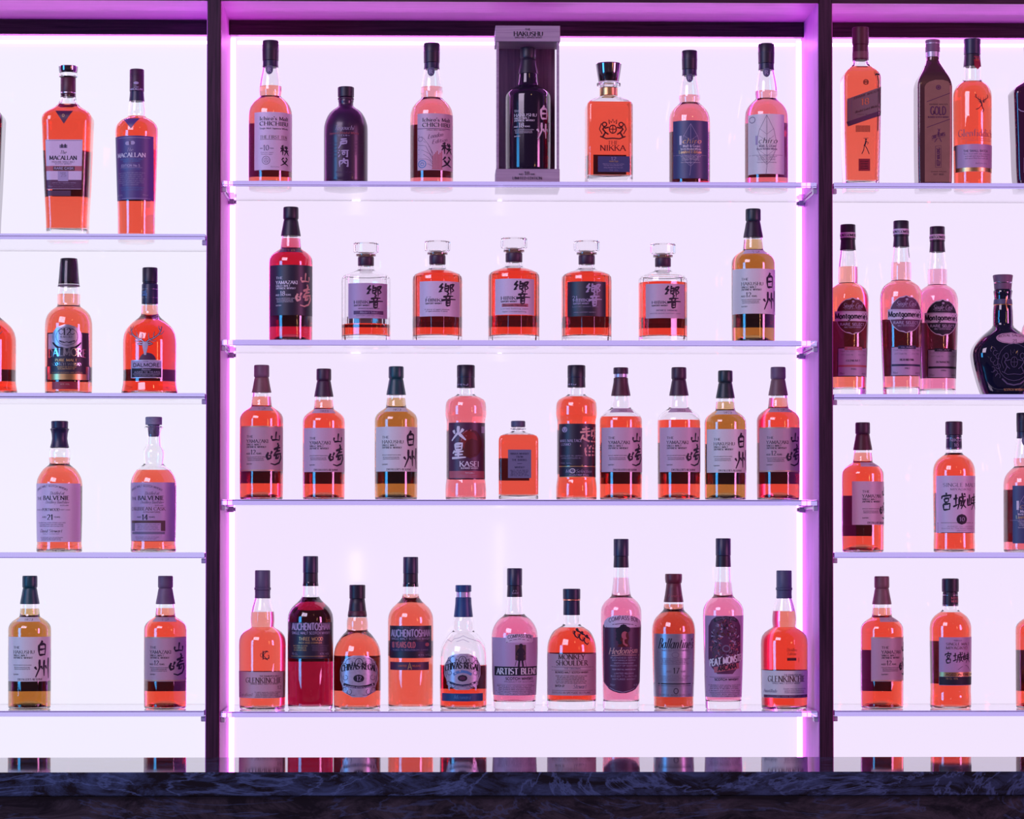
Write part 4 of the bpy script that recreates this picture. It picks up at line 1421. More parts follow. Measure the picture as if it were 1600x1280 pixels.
b = Bottle('square decanter of orange spirit with tall mirrored stopper, crest and dark lower label', 951.2, 'M', 1,
           [(128, 10, 10, 10), (139, 12.5, 12.5, 12.5), (149, 13.2, 13.2, 13.2), (152, 17, 15, 8), (156, 25, 20, 7), (160, 32, 26, 7), (164.5, 35, 29, 6.5), (170, 35.6, 29.5, 6.5), (292.3, 35.6, 29.5, 6.5)],
           [], 'amber', 162.5, wall=3.4, base=14, rot=2)
b.turned('stopper', 'dark_mirror', [(98.5, 19.2), (100, 20.2), (112, 18.6), (127.5, 16.2)])
b.turned('lip', 'clear_glass', [(127.8, 16.5), (130, 18.8), (134, 18.6), (137, 15)])
b.turned('neck_band', 'gold', [(137.2, 13.8), (138, 14.1), (149, 14.1), (150, 13.6)])
z = Z(b, 951.2, 760, 0, 2.963)
b.back(240, 276, 26, 'paper_back', -3)
crest(z, 577, 610, 62, 44, 'ink_darkred', 1, 4)
z.T('THE', 553, 603, 681, 17, 'ink_red', 'serif')
z.T('NIKKA', 518, 636, 709, 24, 'ink_red', 'bold')
z.P('front_label', 'paper_navy', 508, 656, 735, 808)
z.T('12', 568, 593, 753, 14, 'ink_lavender', 'serif')
z.T('YEARS OLD', 560, 602, 762, 6, 'ink_gold', 'sans')
z.M(530, 632, (773, 780, 790), 'ink_lavender', 'Blended from fine malt whisky', 5)
z.M(560, 605, (802,), 'ink_lavender', '70 CL', 5)
b.done()

# ------------------------------------------------------------------ third shelf of the middle bay, the rest
M_PROF = [(598, 11.5), (608, 13.4), (617, 13.9), (619.5, 16.5), (622, 22.5), (625.5, 28.2), (630, 30.8), (638, 31.8), (648, 32), (653, 31.3), (657, 30.3), (664, 29.9), (745, 29.9), (752, 30.6), (760, 31.6), (770, 31.9), (782, 31.6)]


def m_bottle(label, cx, top, level, liq, dyt):
    b = Bottle(label, cx, 'M', 3, M_PROF, [('cap', 'black_cap', [(571.3, 13.4), (572.5, 14), (590, 14)]), ('foil', 'black_cap', [(590, 13.7), (596, 13.8), (607 - dyt, 14.1)])], liq, level,
               yref=782.1, group='waisted bottles with wide black caps')
    b.turned('cap_ring', 'navy_cap', [(589.2, 14.15), (590.8, 14.15)])
    return b


b = m_bottle('waisted pink bottle with wide black cap and dark label showing a red planet', 727.9, 571.5, 621, 'pink', 0)
z = Z(b, 728, 340, 550, 3.478)
b.text('MARS', -13, 3, 603.5, 6, 'ink_lavender', 'sans', 16)
b.back(672, 752, 30, 'paper_clearback')
z.P('front_label', 'paper_plum', 1257, 1453, 390, 695)
z.E('ink_darkred', 1372, 505, 62, 80, 0)
z.E('ink_red', 1366, 488, 44, 54, 1)
z.E('ink_darkred', 1382, 524, 40, 48, 2)
z.L('ink_rose', [(1330, 452), (1350, 436), (1378, 432)], 8, 2, (.4, 1))
z.L('ink_rose', [(1322, 490), (1332, 470), (1352, 462)], 6, 2, (.4, 1))
z.F('ink_lavender', 1432, 1450, 410, 446, 1)
z.K('火', 1268, 1352, 408, 492, 'ink_white', .15, 3)
z.K('星', 1272, 1352, 500, 585, 'ink_white', .12, 3)
z.T('KASEI', 1315, 1418, 628, 27, 'ink_white', 'bold', 3)
z.T('BLENDED WHISKY', 1322, 1414, 641, 8, 'ink_white', 'sansb', 3)
z.F('ink_rose', 1260, 1450, 652, 690, 0)
z.T('ウイスキー', 1345, 1395, 668, 9, 'ink_white', 'sans', 3)
z.M(1320, 1412, (678, 687), 'ink_lavender', 'Product of Japan', 5)
b.done()
b = m_bottle('waisted red bottle with wide black cap and two black labels with bronze lettering', 900.7, 571, 621, 'amber', 1)
z = Z(b, 900.7, 780, 550, 3.077)
b.text('MARS', -12, -1, 602.5, 6, 'ink_lavender', 'sans', 16)
b.back(672, 742, 30, 'paper_back')
z.P('front_label', 'paper_black', 286, 468, 350, 550)
z.E('ink_lavender', 312, 378, 12, 14, 0)
z.L('ink_black', [(304, 372), (312, 390), (320, 372)], 3)
z.T('MARS MALTAGE', 292, 393, 438, 13, 'ink_lavender', 'serif')
z.T('COSMO', 297, 340, 455, 12, 'ink_lavender', 'serif')
z.K('越', 382, 462, 362, 440, 'ink_pink', .10)
z.K('百', 376, 464, 448, 505, 'ink_pink', .13)
z.M(292, 398, (507, 518), 'ink_lavender', 'DISTILLED IN JAPAN', 6)
z.M(292, 345, (542,), 'ink_lavender', '700 ML', 6)
z.P('lower_label', 'paper_black', 288, 468, 553, 606)
z.F('ink_gold', 288, 467, 553, 556, 0)
z.F('ink_gold', 288, 467, 603, 606, 0)
z.R('ink_white', 348, 576, 12, 10, 3)
z.T('Malt Selection', 316, 440, 585, 16, 'ink_lavender', 'script')
z.T('Blended Malt Whisky', 332, 425, 599, 9, 'ink_lavender', 'script')
b.done()

b = Bottle('small square flask of orange spirit with grey screw cap and slate label', 809.6, 'M', 3,
           [(664, 8, 8, 8), (668, 10.3, 10.3, 10.3), (674, 10.6, 10.6, 10.6), (676.5, 13, 13, 8), (679, 22, 20, 6), (682, 28.5, 26, 6), (686, 30.5, 28, 5.5), (692, 30.9, 28.4, 5.2), (781.9, 30.6, 28.2, 5.2)],
           [('screw_cap', 'slate_cap', [(658, 10.6), (659, 11.2), (667.4, 11.2)])], 'amber', 681, wall=2.2, base=7)
b.turned('neck_ring', 'clear_glass', [(669, 11.6), (670.5, 12.2), (672, 11.6)])
z = Z(b, 809.6, 780, 550, 3.077)
b.back(716, 751, 24, 'paper_clearback', 6)
z.P('front_label', 'paper_slate', 40, 151, 473, 609)
z.T('NIKKA WHISKY', 52, 140, 497, 9, 'ink_navy', 'serif')
z.T('FROM', 80, 112, 512, 9, 'ink_navy', 'serif')
z.T('THE BARREL', 58, 132, 527, 9, 'ink_navy', 'serif')
z.L('ink_navy', [(85, 540), (107, 540)], 2)
z.T('WHISKY', 72, 120, 562, 9, 'ink_navy', 'serif')
z.M(50, 142, (576, 584, 592, 600), 'ink_navy', 'ALC 51.4 50 CL', 7)
b.done()

# ------------------------------------------------------------------ lowest shelf of the middle bay
ZM4, ZM4b = (340, 820, 3.2826), (760, 820, 2.963)
G_PROF = [(920, 10.5), (934, 11.6), (938, 12.8), (947, 15.4), (956, 17.4), (965, 18.3), (972, 18.5), (977, 17.9), (980.5, 17.6), (982.5, 20), (985, 24.5), (989, 30), (994, 33.8), (1000, 35.8), (1008, 36.5), (1050, 36.3), (1100, 35.6), (1108.3, 35.2)]


def g_bottle(label, cx, level, liq, rot, cap):
    b = Bottle(label, cx, 'M', 4, G_PROF, [('cap', cap, [(892.3, 11.5), (893.3, 11.9), (919, 12.0)]), ('cap_ring', cap, [(919, 12.9), (923, 12.9)]), ('foil', cap, [(923, 12.0), (930, 11.8), (936, 12.2)])],
               liq, level, yref=1108.4, rot=rot, base=4, group='bulb-necked bottles with low labels')
    return b


b = g_bottle('peach bottle with bulb neck and slate cap, beside the dark red bottle', 411, 957, 'orange', 0, 'slate_cap')
z = Z(b, 411, *ZM4)
z.L('ink_black', [(243, 645), (243, 690)], 4.5)
z.L('ink_black', [(264, 645), (243, 667), (266, 692)], 4.5)
z.R('ink_black', 258, 667, 17, 20, 4, 1, 50, 320)
z.L('ink_black', [(266, 668), (272, 668), (272, 686)], 4)
z.R('ink_darkred', 238, 667, 9, 10, 2.5)
b.back(1050, 1088, 26, 'paper_clearback')
z.P('front_label', 'paper_pinkgrey', 113, 347, 752, 886)
z.T('THE EDINBURGH MALT', 225, 322, 777, 7, 'ink_brown', 'sans')
z.T('GLENKINCHIE', 155, 331, 807, 25, 'ink_brown', 'serif')
z.T('SINGLE MALT SCOTCH WHISKY', 180, 320, 816, 7, 'ink_brown', 'sans')
z.T('12', 313, 332, 840, 16, 'ink_brown', 'serif')
z.M(200, 330, (858, 866, 874, 882), 'ink_brown', 'A subtle sweet dry whisky of lowland', 6)
z.T('Cordial', 120, 188, 876, 16, 'ink_brown', 'script')
b.done()
b = g_bottle('orange bottle with bulb neck and slate cap, last before the second dark post', 1224.6, 955.7, 'amber', 0, 'slate_cap')
z = Z(b, 1224.6, *ZM4b)
z.T('Distillers', 1375, 1422, 585, 14, 'ink_darkred', 'script')
z.T('Edition', 1378, 1418, 603, 14, 'ink_darkred', 'script')
z.F('ink_darkred', 1377, 1420, 615, 628, 0)
z.L('ink_darkred', [(1432, 615), (1432, 635)], 2)
b.back(1048, 1088, 26, 'paper_clearback')
z.P('front_label', 'paper_blue', 1271, 1482, 674, 800)
z.T('THE EDINBURGH MALT', 1362, 1450, 697, 7, 'ink_grey', 'sans')
z.T('GLENKINCHIE', 1294, 1462, 725, 26, 'ink_brown', 'serif')
z.T('SINGLE MALT SCOTCH WHISKY', 1312, 1440, 735, 7, 'ink_grey', 'sans')
z.T('Amontillado', 1278, 1330, 775, 16, 'ink_grey', 'script')
z.M(1360, 1470, (760, 769, 777), 'ink_grey', 'Double matured lowland whisky', 6)
z.F('ink_plum', 1278, 1478, 786, 799, 0)
z.M(1290, 1470, (796,), 'ink_lavender', 'DISTILLED 1990 BOTTLED 2003', 6)
b.done()

A_PROF = [(905, 10.5), (915, 12.4), (930, 12.8), (934, 13.8), (939, 17.5), (944, 23), (949, 28.2), (955, 32.2), (962, 34.8), (970, 35.6), (980, 35.7), (1090, 35.4), (1100, 35.2), (1107.5, 34.6)]


def a_bottle(label, cx, level, liq, k):
    return Bottle(label, cx, 'M', 4, A_PROF, [('cap', 'navy_cap', [(869.8, 11.5), (871, 11.8), (896, 11.9)]), ('foil', 'black_cap', [(896, 11.4), (905, 11.5), (916.5, 11.8)])], liq, level,
                  yref=1108.0, base=5.5, wall=2.4, group='tall bottles with wide black labels', k=k)


b = a_bottle('tall dark red bottle with navy cap and wide black label', 485.8, 934, 'deep_red', 1.0)
z = Z(b, 485.8, *ZM4)
b.back(965, 1035, 26, 'paper_clearback')
z.P('front_label', 'paper_black', 368, 590, 500, 684)
z.T('AUCHENTOSHAN', 389, 578, 538, 34, 'ink_lavender', 'sansb')
z.T('SINGLE MALT SCOTCH WHISKY', 389, 578, 560, 13, 'ink_lavender', 'sans')
z.T('THREE WOOD', 424, 545, 592, 17, 'ink_gold', 'sans')
z.T('RICH AND COMPLEX', 424, 540, 607, 8, 'ink_gold', 'sans')
z.M(395, 470, (622, 633, 644), 'ink_gold', 'MATURED IN CASK', 7)
z.M(488, 575, (622, 633, 644), 'ink_grey', 'PEDRO XIMENEZ', 7)
z.M(388, 420, (664,), 'ink_lavender', '70 CL', 9)
z.M(530, 576, (664,), 'ink_lavender', '43% VOL', 9)
z.L('ink_gold', [(385, 672), (580, 672)], 1.6)
b.done()
b = a_bottle('tall bright orange bottle with navy cap and two dark labels', 642, 928, 'orange', 0.995)
z = Z(b, 642, *ZM4)
b.back(1002, 1026, 26, 'paper_clearback')
z.P('front_label', 'paper_black', 886, 1098, 515, 680)
z.T('THE TRIPLE DISTILLED', 938, 1048, 529, 7, 'ink_grey', 'sans')
z.T('AUCHENTOSHAN', 894, 1090, 570, 35, 'ink_lavender', 'sansb')
z.T('SINGLE MALT SCOTCH WHISKY', 895, 1090, 586, 10, 'ink_lavender', 'sans')
z.F('ink_navy', 890, 1094, 596, 646, 0)
z.T('18 YEARS OLD', 898, 1016, 626, 28, 'ink_rose', 'sansb')
z.E('ink_rose', 1076, 611, 10, 10, 1)
z.M(900, 1085, (641,), 'ink_lavender', 'AGED IN BOURBON CASKS', 6)
z.M(1030, 1092, (668,), 'ink_lavender', '43% VOL', 8)
z.P('lower_label', 'paper_plum', 888, 1085, 700, 741)
z.T('LIMITED', 930, 972, 724, 9, 'ink_orange', 'sans')
z.T('RELEASE', 1002, 1044, 724, 9, 'ink_orange', 'sans')
z.L('ink_gold', [(979, 738), (988, 702), (997, 738)], 4)
z.L('ink_gold', [(983, 726), (993, 726)], 3)
b.done()

C_PROF = [(955, 11), (964, 14.4), (968, 15.4), (974, 16.5), (980, 16.5), (986, 16.2), (988.5, 18), (991, 21), (997, 26), (1003, 30), (1010, 33.6), (1018, 35.8), (1027, 36.7), (1060, 36.8), (1095, 36.5), (1108.3, 36)]


def c_shield(z, cx, cy, sx, sy, mat, dark):
    """ornate shield-shaped metal label"""
    pr = [(-1, -.3, .3), (-.93, -.55, .55), (-.8, -.78, .78), (-.6, -.86, .86), (-.45, -.95, .95), (-.3, -1, 1), (0, -.99, .99), (.2, -1, 1), (.35, -.92, .92), (.55, -.86, .86), (.75, -.88, .88), (.86, -.6, .6), (1, -.35, .35)]
    z.P('front_label', mat, 0, 0, cy - sy, cy + sy, keyed([(cy + p * sy, cx + q * sx, cx + r * sx) for p, q, r in pr]))
    for d in (1, -1):
        f = (lambda a: a) if d > 0 else (lambda a: 180 - a)
        for (px, py, r, a0, a1) in ((.52, -.66, .17, 150, 470), (.74, -.52, .1, -30, 270), (.72, .06, .12, 90, 400), (.5, .74, .12, 100, 400), (.76, .62, .09, -60, 220), (.3, -.6, .08, 0, 300)):
            z.R('ink_black', cx + d * sx * px, cy + sy * py, sx * r, sy * r, 2.2, 1, f(a0), f(a1))
        z.L('ink_grey', [(cx + d * sx * .2, cy - sy * .86), (cx + d * sx * .5, cy - sy * .88), (cx + d * sx * .8, cy - sy * .72)], 3)
        z.L('ink_grey', [(cx + d * sx * .2, cy + sy * .9), (cx + d * sx * .45, cy + sy * .9), (cx + d * sx * .7, cy + sy * .78)], 3)
        z.L('ink_black', [(cx + d * sx * .9, cy - sy * .4), (cx + d * sx * .95, cy - sy * .15), (cx + d * sx * .88, cy + sy * .3)], 3)
    z.R('ink_black', cx, cy - sy * .66, sx * .2, sy * .2, 3)
    z.L('ink_black', [(cx - sx * .1, cy - sy * .55), (cx, cy - sy * .8), (cx + sx * .1, cy - sy * .55)], 3)


b = Bottle('squat orange bottle with black cap and ornate silver shield label', 558.8, 'M', 4, C_PROF,
           [('cap', 'black_cap', [(915, 12), (916, 12.5), (936.5, 12.4)]), ('foil', 'black_cap', [(936.5, 11.6), (945, 12.6), (956, 13.8), (965, 14.9)])], 'orange', 966, yref=1108.4, base=4, group='squat bottles with shield labels')
b.turned('foil_band', 'maroon_foil', [(955.5, 14.1), (963.5, 15.0)])
z = Z(b, 558.8, *ZM4)
b.back(1028, 1081, 28, 'paper_back')
c_shield(z, 730, 775, 96, 106, 'pewter', True)
z.T('CHIVAS REGAL', 641, 815, 752, 30, 'ink_black', 'bold', 2, arch=14)
z.E('ink_black', 729, 785, 27, 20, 1)
z.T('12', 718, 742, 796, 22, 'ink_lavender', 'serif', 3)
z.L('ink_black', [(652, 815), (690, 826), (729, 830), (770, 826), (808, 815)], 14)
z.T('BLENDED SCOTCH WHISKY', 660, 802, 828, 9, 'ink_lavender', 'sansb', 3, arch=-9)
b.done()
b = Bottle('part-empty squat bottle with blue cap, silver shield label and blue stripe', 724.3, 'M', 4, C_PROF,
           [('cap', 'blue_cap', [(915.3, 12.1), (916.2, 12.5), (925.7, 12.5)]), ('cork_collar', 'clip_plastic', [(925.7, 11), (934.5, 11)]), ('foil', 'blue_cap', [(934.5, 12.4), (945, 12.8), (956, 14), (965, 15)])],
           'amber', 1039.5, yref=1108.4, base=4, group='squat bottles with shield labels')
z = Z(b, 724.3, *ZM4)
z.L('ink_lavender', [(1170, 606), (1180, 590), (1200, 600), (1215, 585), (1240, 580), (1260, 570), (1285, 582), (1310, 590), (1340, 600), (1350, 612)], 2)
z.L('ink_lavender', [(1225, 600), (1260, 588), (1290, 602)], 2)
b.back(1042, 1078, 28, 'paper_back')
c_shield(z, 1256, 752, 92, 92, 'pewter', False)
z.T('CHIVAS REGAL', 1170, 1340, 750, 30, 'ink_black', 'bold', 2, arch=16)
z.L('ink_blue', [(1210, 766), (1232, 754), (1256, 750), (1280, 754), (1302, 766)], 14)
z.E('ink_black', 1256, 784, 24, 17, 1)
z.E('ink_plum', 1256, 784, 16, 10, 2)
z.L('ink_navy', [(1192, 806), (1225, 818), (1256, 822), (1290, 818), (1322, 806)], 11, 3)
z.T('BLENDED SCOTCH', 1205, 1308, 821, 7, 'ink_lavender', 'sansb', 5, arch=-9)
for d in (1, -1):
    z.L('pewter', [(1256 + d * 58, 815), (1256 + d * 68, 832), (1256 + d * 66, 846)], 14, 2, (1.2, .5))
z.P('stripe_label', 'blue_cap', 1152, 1360, 862, 902)
z.T('Mizunara', 1212, 1296, 890, 20, 'ink_blue', 'script')
b.done()

K_PROF = [(880, 10.5), (888, 11.6), (905, 12.2), (920, 13.6), (931, 15.2), (933, 16), (936, 19.6), (941, 25), (947, 29), (954, 31.3), (965, 31.8), (975, 31.6), (1040, 30), (1095, 28.3), (1108.4, 28)]


def k_bottle(label, cx, level, caps_top, dy=0, wide=1.0, prof=None):
    b = Bottle(label, cx, 'M', 4, prof or K_PROF, [('cap', 'navy_cap', [(caps_top, 11.4), (caps_top + 1, 11.8), (caps_top + 27, 11.8)]), ('foil', 'black_cap', [(caps_top + 27, 11.3), (caps_top + 44.8, 12)])],
               'pale_pink', level, yref=1108.4, base=12.5, wall=2.4, group='tall pale pink bottles with picture labels')
    b.line('ink_lavender', [(-2, caps_top + 36), (0, caps_top + 29), (2, caps_top + 36)], .8, 3)
    b.text('Scotch', -5, 5, caps_top + 40, 3.4, 'ink_lavender', 'script', 3)
    return b


AR_PROF = [(918, 10.5), (928, 11.5), (940, 12.5), (956, 14), (960, 14.8), (963.5, 18), (968, 23.8), (974, 29), (981, 33), (989, 35.4), (997, 36.1), (1010, 36), (1085, 33.6), (1108.4, 31.8)]
b = k_bottle('broad pale pink bottle with navy cap, its lavender label showing a dark standing figure', 804.2, 961.5, 889, prof=AR_PROF)
z = Z(b, 804.2, *ZM4b)
z.P('front_label', 'paper_mauve', 27, 237, 522, 788)
z.P('ribbon_label', 'paper_lavender', 0, 0, 505, 545, lambda y: (88 if y > 512 else 100, 213 if y > 512 else 200), off=.45)
z.T('COMPASS BOX', 97, 206, 528, 15, 'ink_black', 'sans', 2, arch=7)
z.L('ink_black', [(90, 545), (110, 534), (150, 528), (190, 534), (213, 545)], 2, 2)
z.F('ink_brown', 131, 180, 555, 625, 0)
# standing figure with a long coat
z.E('ink_black', 157, 560, 9, 11, 1)
z.F('ink_black', 0, 0, 570, 628, 1, keyed([(570, 148, 166), (578, 140, 172), (600, 146, 168), (628, 140, 172)]))
z.L('ink_black', [(150, 625), (147, 655)], 9)
z.L('ink_black', [(163, 625), (167, 655)], 9)
z.L('ink_black', [(142, 580), (136, 600), (148, 605)], 6)
z.L('ink_black', [(170, 580), (176, 596), (166, 604)], 6)
z.L('ink_black', [(140, 612), (130, 652)], 2)
z.L('ink_black', [(172, 612), (182, 655)], 2)
z.F('ink_black', 38, 232, 655, 697, 0)
z.T('ARTIST BLEND', 48, 228, 690, 27, 'ink_white', 'bold', 2)
z.T('SCOTCH WHISKY', 87, 212, 716, 12, 'ink_black', 'sansb')
z.T('PRODUCT OF SCOTLAND', 82, 216, 728, 7, 'ink_grey', 'sans')
z.L('ink_black', [(50, 738), (222, 738)], 1.2)
z.M(48, 222, (747, 755, 763), 'ink_black', 'Malt and grain whiskies from Scotland', 6)
z.L('ink_black', [(45, 768), (225, 768)], 1.2)
z.M(50, 215, (777, 786), 'ink_black', 'NATURAL COLOUR 70CL', 6)
b.done()
b = k_bottle('tallest pale pink bottle with plum label, portrait and script, under an arched ribbon', 970.4, 903.5, 843)
z = Z(b, 970.4, *ZM4b)
z.P('front_label', 'paper_plum', 0, 0, 448, 778, keyed([(448, 546, 706), (470, 537, 714), (730, 541, 708), (745, 552, 698), (766, 570, 680), (778, 610, 640)]))
z.L('ink_lavender', [(543, 480), (545, 730), (556, 748), (590, 766), (625, 774), (660, 766), (694, 748), (703, 730), (706, 480)], 2)
z.P('ribbon_label', 'paper_lavender', 0, 0, 420, 476, keyed([(420, 590, 660), (430, 560, 690), (445, 545, 708), (460, 541, 712), (476, 545, 708)]), off=.5)
z.T('COMPASS BOX', 563, 695, 454, 19, 'ink_plum', 'sans', 2, arch=13)
z.L('ink_plum', [(552, 474), (580, 462), (625, 457), (670, 462), (702, 474)], 3, 2)
# portrait of a person with piled dark hair
z.F('ink_darkred', 0, 0, 485, 565, 0, keyed([(485, 610, 640), (505, 606, 650), (525, 610, 655), (540, 616, 648), (550, 610, 650), (565, 600, 660)]))
for (ex, ey, er) in ((610, 490, 17), (628, 478, 18), (645, 485, 14), (610, 510, 15), (604, 528, 11), (612, 545, 9)):
    z.E('ink_black', ex, ey, er, er, 1)
z.E('ink_rose', 634, 512, 15, 19, 2)
z.E('ink_darkred', 645, 512, 6, 14, 3)
z.L('ink_rose', [(628, 530), (630, 550), (646, 560)], 9, 2)
z.T('Hedonism', 562, 692, 600, 30, 'ink_pink', 'script', slope=.04)
z.L('ink_pink', [(575, 606), (620, 602), (702, 604)], 2)
for i, (yy, ww) in enumerate(((618, 'BLENDED GRAIN'), (630, 'RICH VANILLA SCOTCH'), (643, 'SCOTCH GRAIN WHISKY'), (655, 'PRODUCT OF SCOTLAND'), (672, 'FROM FIRST FILL AMERICAN OAK'), (690, 'LIMITED RELEASE'), (703, 'SCOTLAND'), (717, 'MATURED WHISKY'))):
    z.T(ww, 570 + (i % 3) * 8, 692 - (i % 3) * 8, yy, 6, 'ink_lavender', 'sans')
z.M(568, 590, (745,), 'ink_lavender', '70cl', 8)
z.M(675, 696, (745,), 'ink_lavender', '43%', 8)
b.done()
b = k_bottle('tall pale pink bottle almost covered by a dark collage label', 1129.8, 910.5, 842)
z = Z(b, 1129.8, *ZM4b)
z.P('front_label', 'paper_mauve', 1008, 1184, 422, 798)
rnd = random.Random(4)
z.F('ink_plum', 0, 0, 425, 690, 0, keyed([(425, 1055, 1135), (440, 1035, 1155), (470, 1022, 1168), (620, 1022, 1168), (660, 1035, 1155), (690, 1060, 1130)]))
for i in range(300):
    a_, r_ = rnd.uniform(0, 6.283), rnd.uniform(0.15, 1) ** .6
    ex, ey = 1095 + 66 * r_ * math.cos(a_), 555 + 122 * r_ * math.sin(a_)
    col = rnd.choice(['ink_black', 'ink_black', 'ink_darkred', 'ink_brown', 'ink_rose', 'ink_grey', 'ink_plum', 'ink_lavender'])
    sz = rnd.uniform(3, 8)
    t_ = rnd.uniform(0, 3.14)
    z.L(col, [(ex - sz * math.cos(t_), ey - sz * math.sin(t_)), (ex, ey + rnd.uniform(-3, 3)), (ex + sz * math.cos(t_), ey + sz * math.sin(t_))], rnd.uniform(3.5, 7), 1 + i % 3, (1.2, .4))
z.R('ink_grey', 1100, 573, 16, 14, 6, 4)
z.L('ink_black', [(1045, 445), (1070, 434), (1098, 431), (1125, 434), (1150, 445)], 16, 4)
z.T('COMPASS BOX', 1055, 1142, 444, 9, 'ink_grey', 'sans', 5, arch=8)
z.T('PEAT MONSTER', 1028, 1176, 655, 30, 'ink_white', 'sansb', 5, slope=.16)
z.L('ink_rose', [(1046, 672), (1095, 662), (1160, 652)], 26, 4)
z.T('ARCANA', 1062, 1148, 677, 22, 'ink_black', 'sansb', 5, slope=.16)
z.T('SCOTCH WHISKY', 1048, 1158, 720, 10, 'ink_black', 'sansb', 2)
z.L('ink_black', [(1015, 705), (1178, 705)], 1.5)
z.M(1022, 1172, (744, 752, 760, 770), 'ink_black', 'A decadent and smoky malt whisky', 6)
z.L('ink_black', [(1015, 776), (1178, 776)], 1.5)
z.M(1030, 1165, (786, 795), 'ink_black', 'COMPASS BOX WHISKY CO', 6)
b.done()

b = Bottle('round-shouldered orange bottle with navy cap and three small figures on its shoulder', 893.2, 'M', 4,
           [(950, 11.5), (962, 13), (976, 13.4), (979, 15.5), (982, 21), (986, 27), (992, 31.7), (1000, 35.4), (1008, 37.6), (1016, 38.4), (1030, 38.6), (1100, 38.4), (1108.4, 37.8)],
           [('cap', 'navy_cap', [(921, 13.2), (922, 13.7), (937, 13.6)]), ('copper_band', 'copper', [(937, 13.5), (939.5, 13.7)]), ('foil', 'navy_cap', [(939.5, 12.9), (950, 13.0), (962, 13.1)])], 'amber', 981.5, yref=1108.4, base=13, wall=3)
z = Z(b, 893.2, *ZM4b)
for i, (mx_, my_) in enumerate(((412, 498), (434, 512), (456, 528))):
    z.E('ink_black', mx_ + 4, my_ - 12, 7, 7, 1)
    z.L('ink_black', [(mx_ - 6, my_ - 6), (mx_ - 10, my_ + 6), (mx_ - 4, my_ + 20)], 8, 1, (1.2, .7))
    z.L('ink_black', [(mx_ + 2, my_ - 8), (mx_ + 16, my_ - 2), (mx_ + 20, my_ + 8)], 7, 1, (1.2, .6))
    z.L('ink_black', [(mx_ - 4, my_ + 18), (mx_ + 6, my_ + 26), (mx_ + 12, my_ + 18)], 6, 1)
    z.L('ink_black', [(mx_ - 8, my_ + 8), (mx_ - 16, my_ + 4), (mx_ - 14, my_ - 8)], 3, 1)
b.back(1022, 1084, 28, 'paper_clearback')
z.P('front_label', 'paper_tan', 282, 506, 597, 788)
z.T('MONKEY', 330, 450, 621, 22, 'ink_brown', 'bold')
z.T('SHOULDER', 320, 463, 649, 22, 'ink_brown', 'bold')
z.L('ink_brown', [(300, 657), (490, 657)], 1.5)
z.T('THE ORIGINAL', 355, 432, 667, 8, 'ink_grey', 'serif')
z.L('ink_brown', [(300, 672), (490, 672)], 1.5)
z.T('BLENDED MALT SCOTCH WHISKY', 316, 466, 685, 8, 'ink_brown', 'sansb')
z.M(316, 462, (700, 708, 716, 724, 732), 'ink_brown', 'smooth and rich malt whisky with an easy taste', 6)
z.T('BATCH 27', 316, 356, 748, 9, 'ink_brown', 'sansb')
z.T('Stewart', 395, 455, 755, 20, 'ink_grey', 'script')
z.L('ink_brown', [(290, 765), (500, 765)], 1.5)
z.M(300, 480, (779,), 'ink_brown', 'DISTILLED IN SPEYSIDE SCOTLAND', 8)
b.done()

b = Bottle('brown bottle with oxblood cap and full silver label, between the two tallest pink bottles', 1052.3, 'M', 4,
           [(930, 11.5), (941, 14.5), (948, 15.4), (953, 15.7), (956, 17.8), (960, 22.3), (965, 27), (971, 30.6), (979, 33), (988, 33.8), (1000, 33.6), (1060, 32.2), (1090, 31), (1108.4, 30.6)],
           [('cap', 'oxblood_foil', [(897.6, 12.8), (898.6, 13.3), (906, 13.3), (912, 12.6)]), ('foil', 'oxblood_foil', [(912, 11.4), (920, 12.2), (930, 13.6), (938, 15), (941.8, 15.5)])], 'tawny', 945, yref=1108.4)
z = Z(b, 1052.3, *ZM4b)
b.text('Finest', -8, 8, 934, 5, 'ink_rose', 'script', 24)
z.P('front_label', 'brushed_silver', 773, 957, 505, 796)
z.T("Ballantine's", 790, 948, 572, 46, 'ink_black', 'script')
z.T('VERY OLD SCOTCH WHISKY', 806, 930, 585, 8, 'ink_grey', 'sans')
z.R('ink_grey', 866, 602, 16, 12, 2)
z.M(800, 935, (622, 630, 638, 646), 'ink_grey', 'Established 1827 by appointment', 7)
z.T('17', 855, 884, 686, 24, 'ink_black', 'serif')
z.T('AGED', 826, 848, 682, 7, 'ink_grey', 'sans')
z.T('YEARS', 890, 914, 682, 7, 'ink_grey', 'sans')
z.M(795, 935, (702, 711, 720), 'ink_grey', 'Blended and bottled in Scotland', 6)
z.L('ink_black', [(776, 735), (952, 735)], 5)
z.L('ink_black', [(776, 744), (952, 744)], 1.5)
z.R('ink_black', 869, 768, 10, 12, 3)
z.M(790, 940, (790,), 'ink_plum', 'GEORGE AND SON LTD', 7)
b.done()

# ------------------------------------------------------------------ bay beyond the first post (photo's left)
ZL1, ZL2 = (0, 0, 3.2), (0, 380, 4.444)
MR = [(118, 9.5, 9.5, 9.5), (140, 11.5, 11.5, 11.5), (152, 12.0, 12.0, 12.0), (158, 13.2, 13.2, 13.2), (163, 15.5, 15, 14), (168, 20.5, 18, 14), (173, 28, 24, 15), (178, 34.5, 29, 15), (183, 37.6, 32, 15), (189, 38.6, 33, 15), (196, 38.3, 32.8, 15), (230, 37, 31.5, 14), (300, 34.3, 29, 13), (345, 32, 27, 12), (372, 31, 26, 12)]


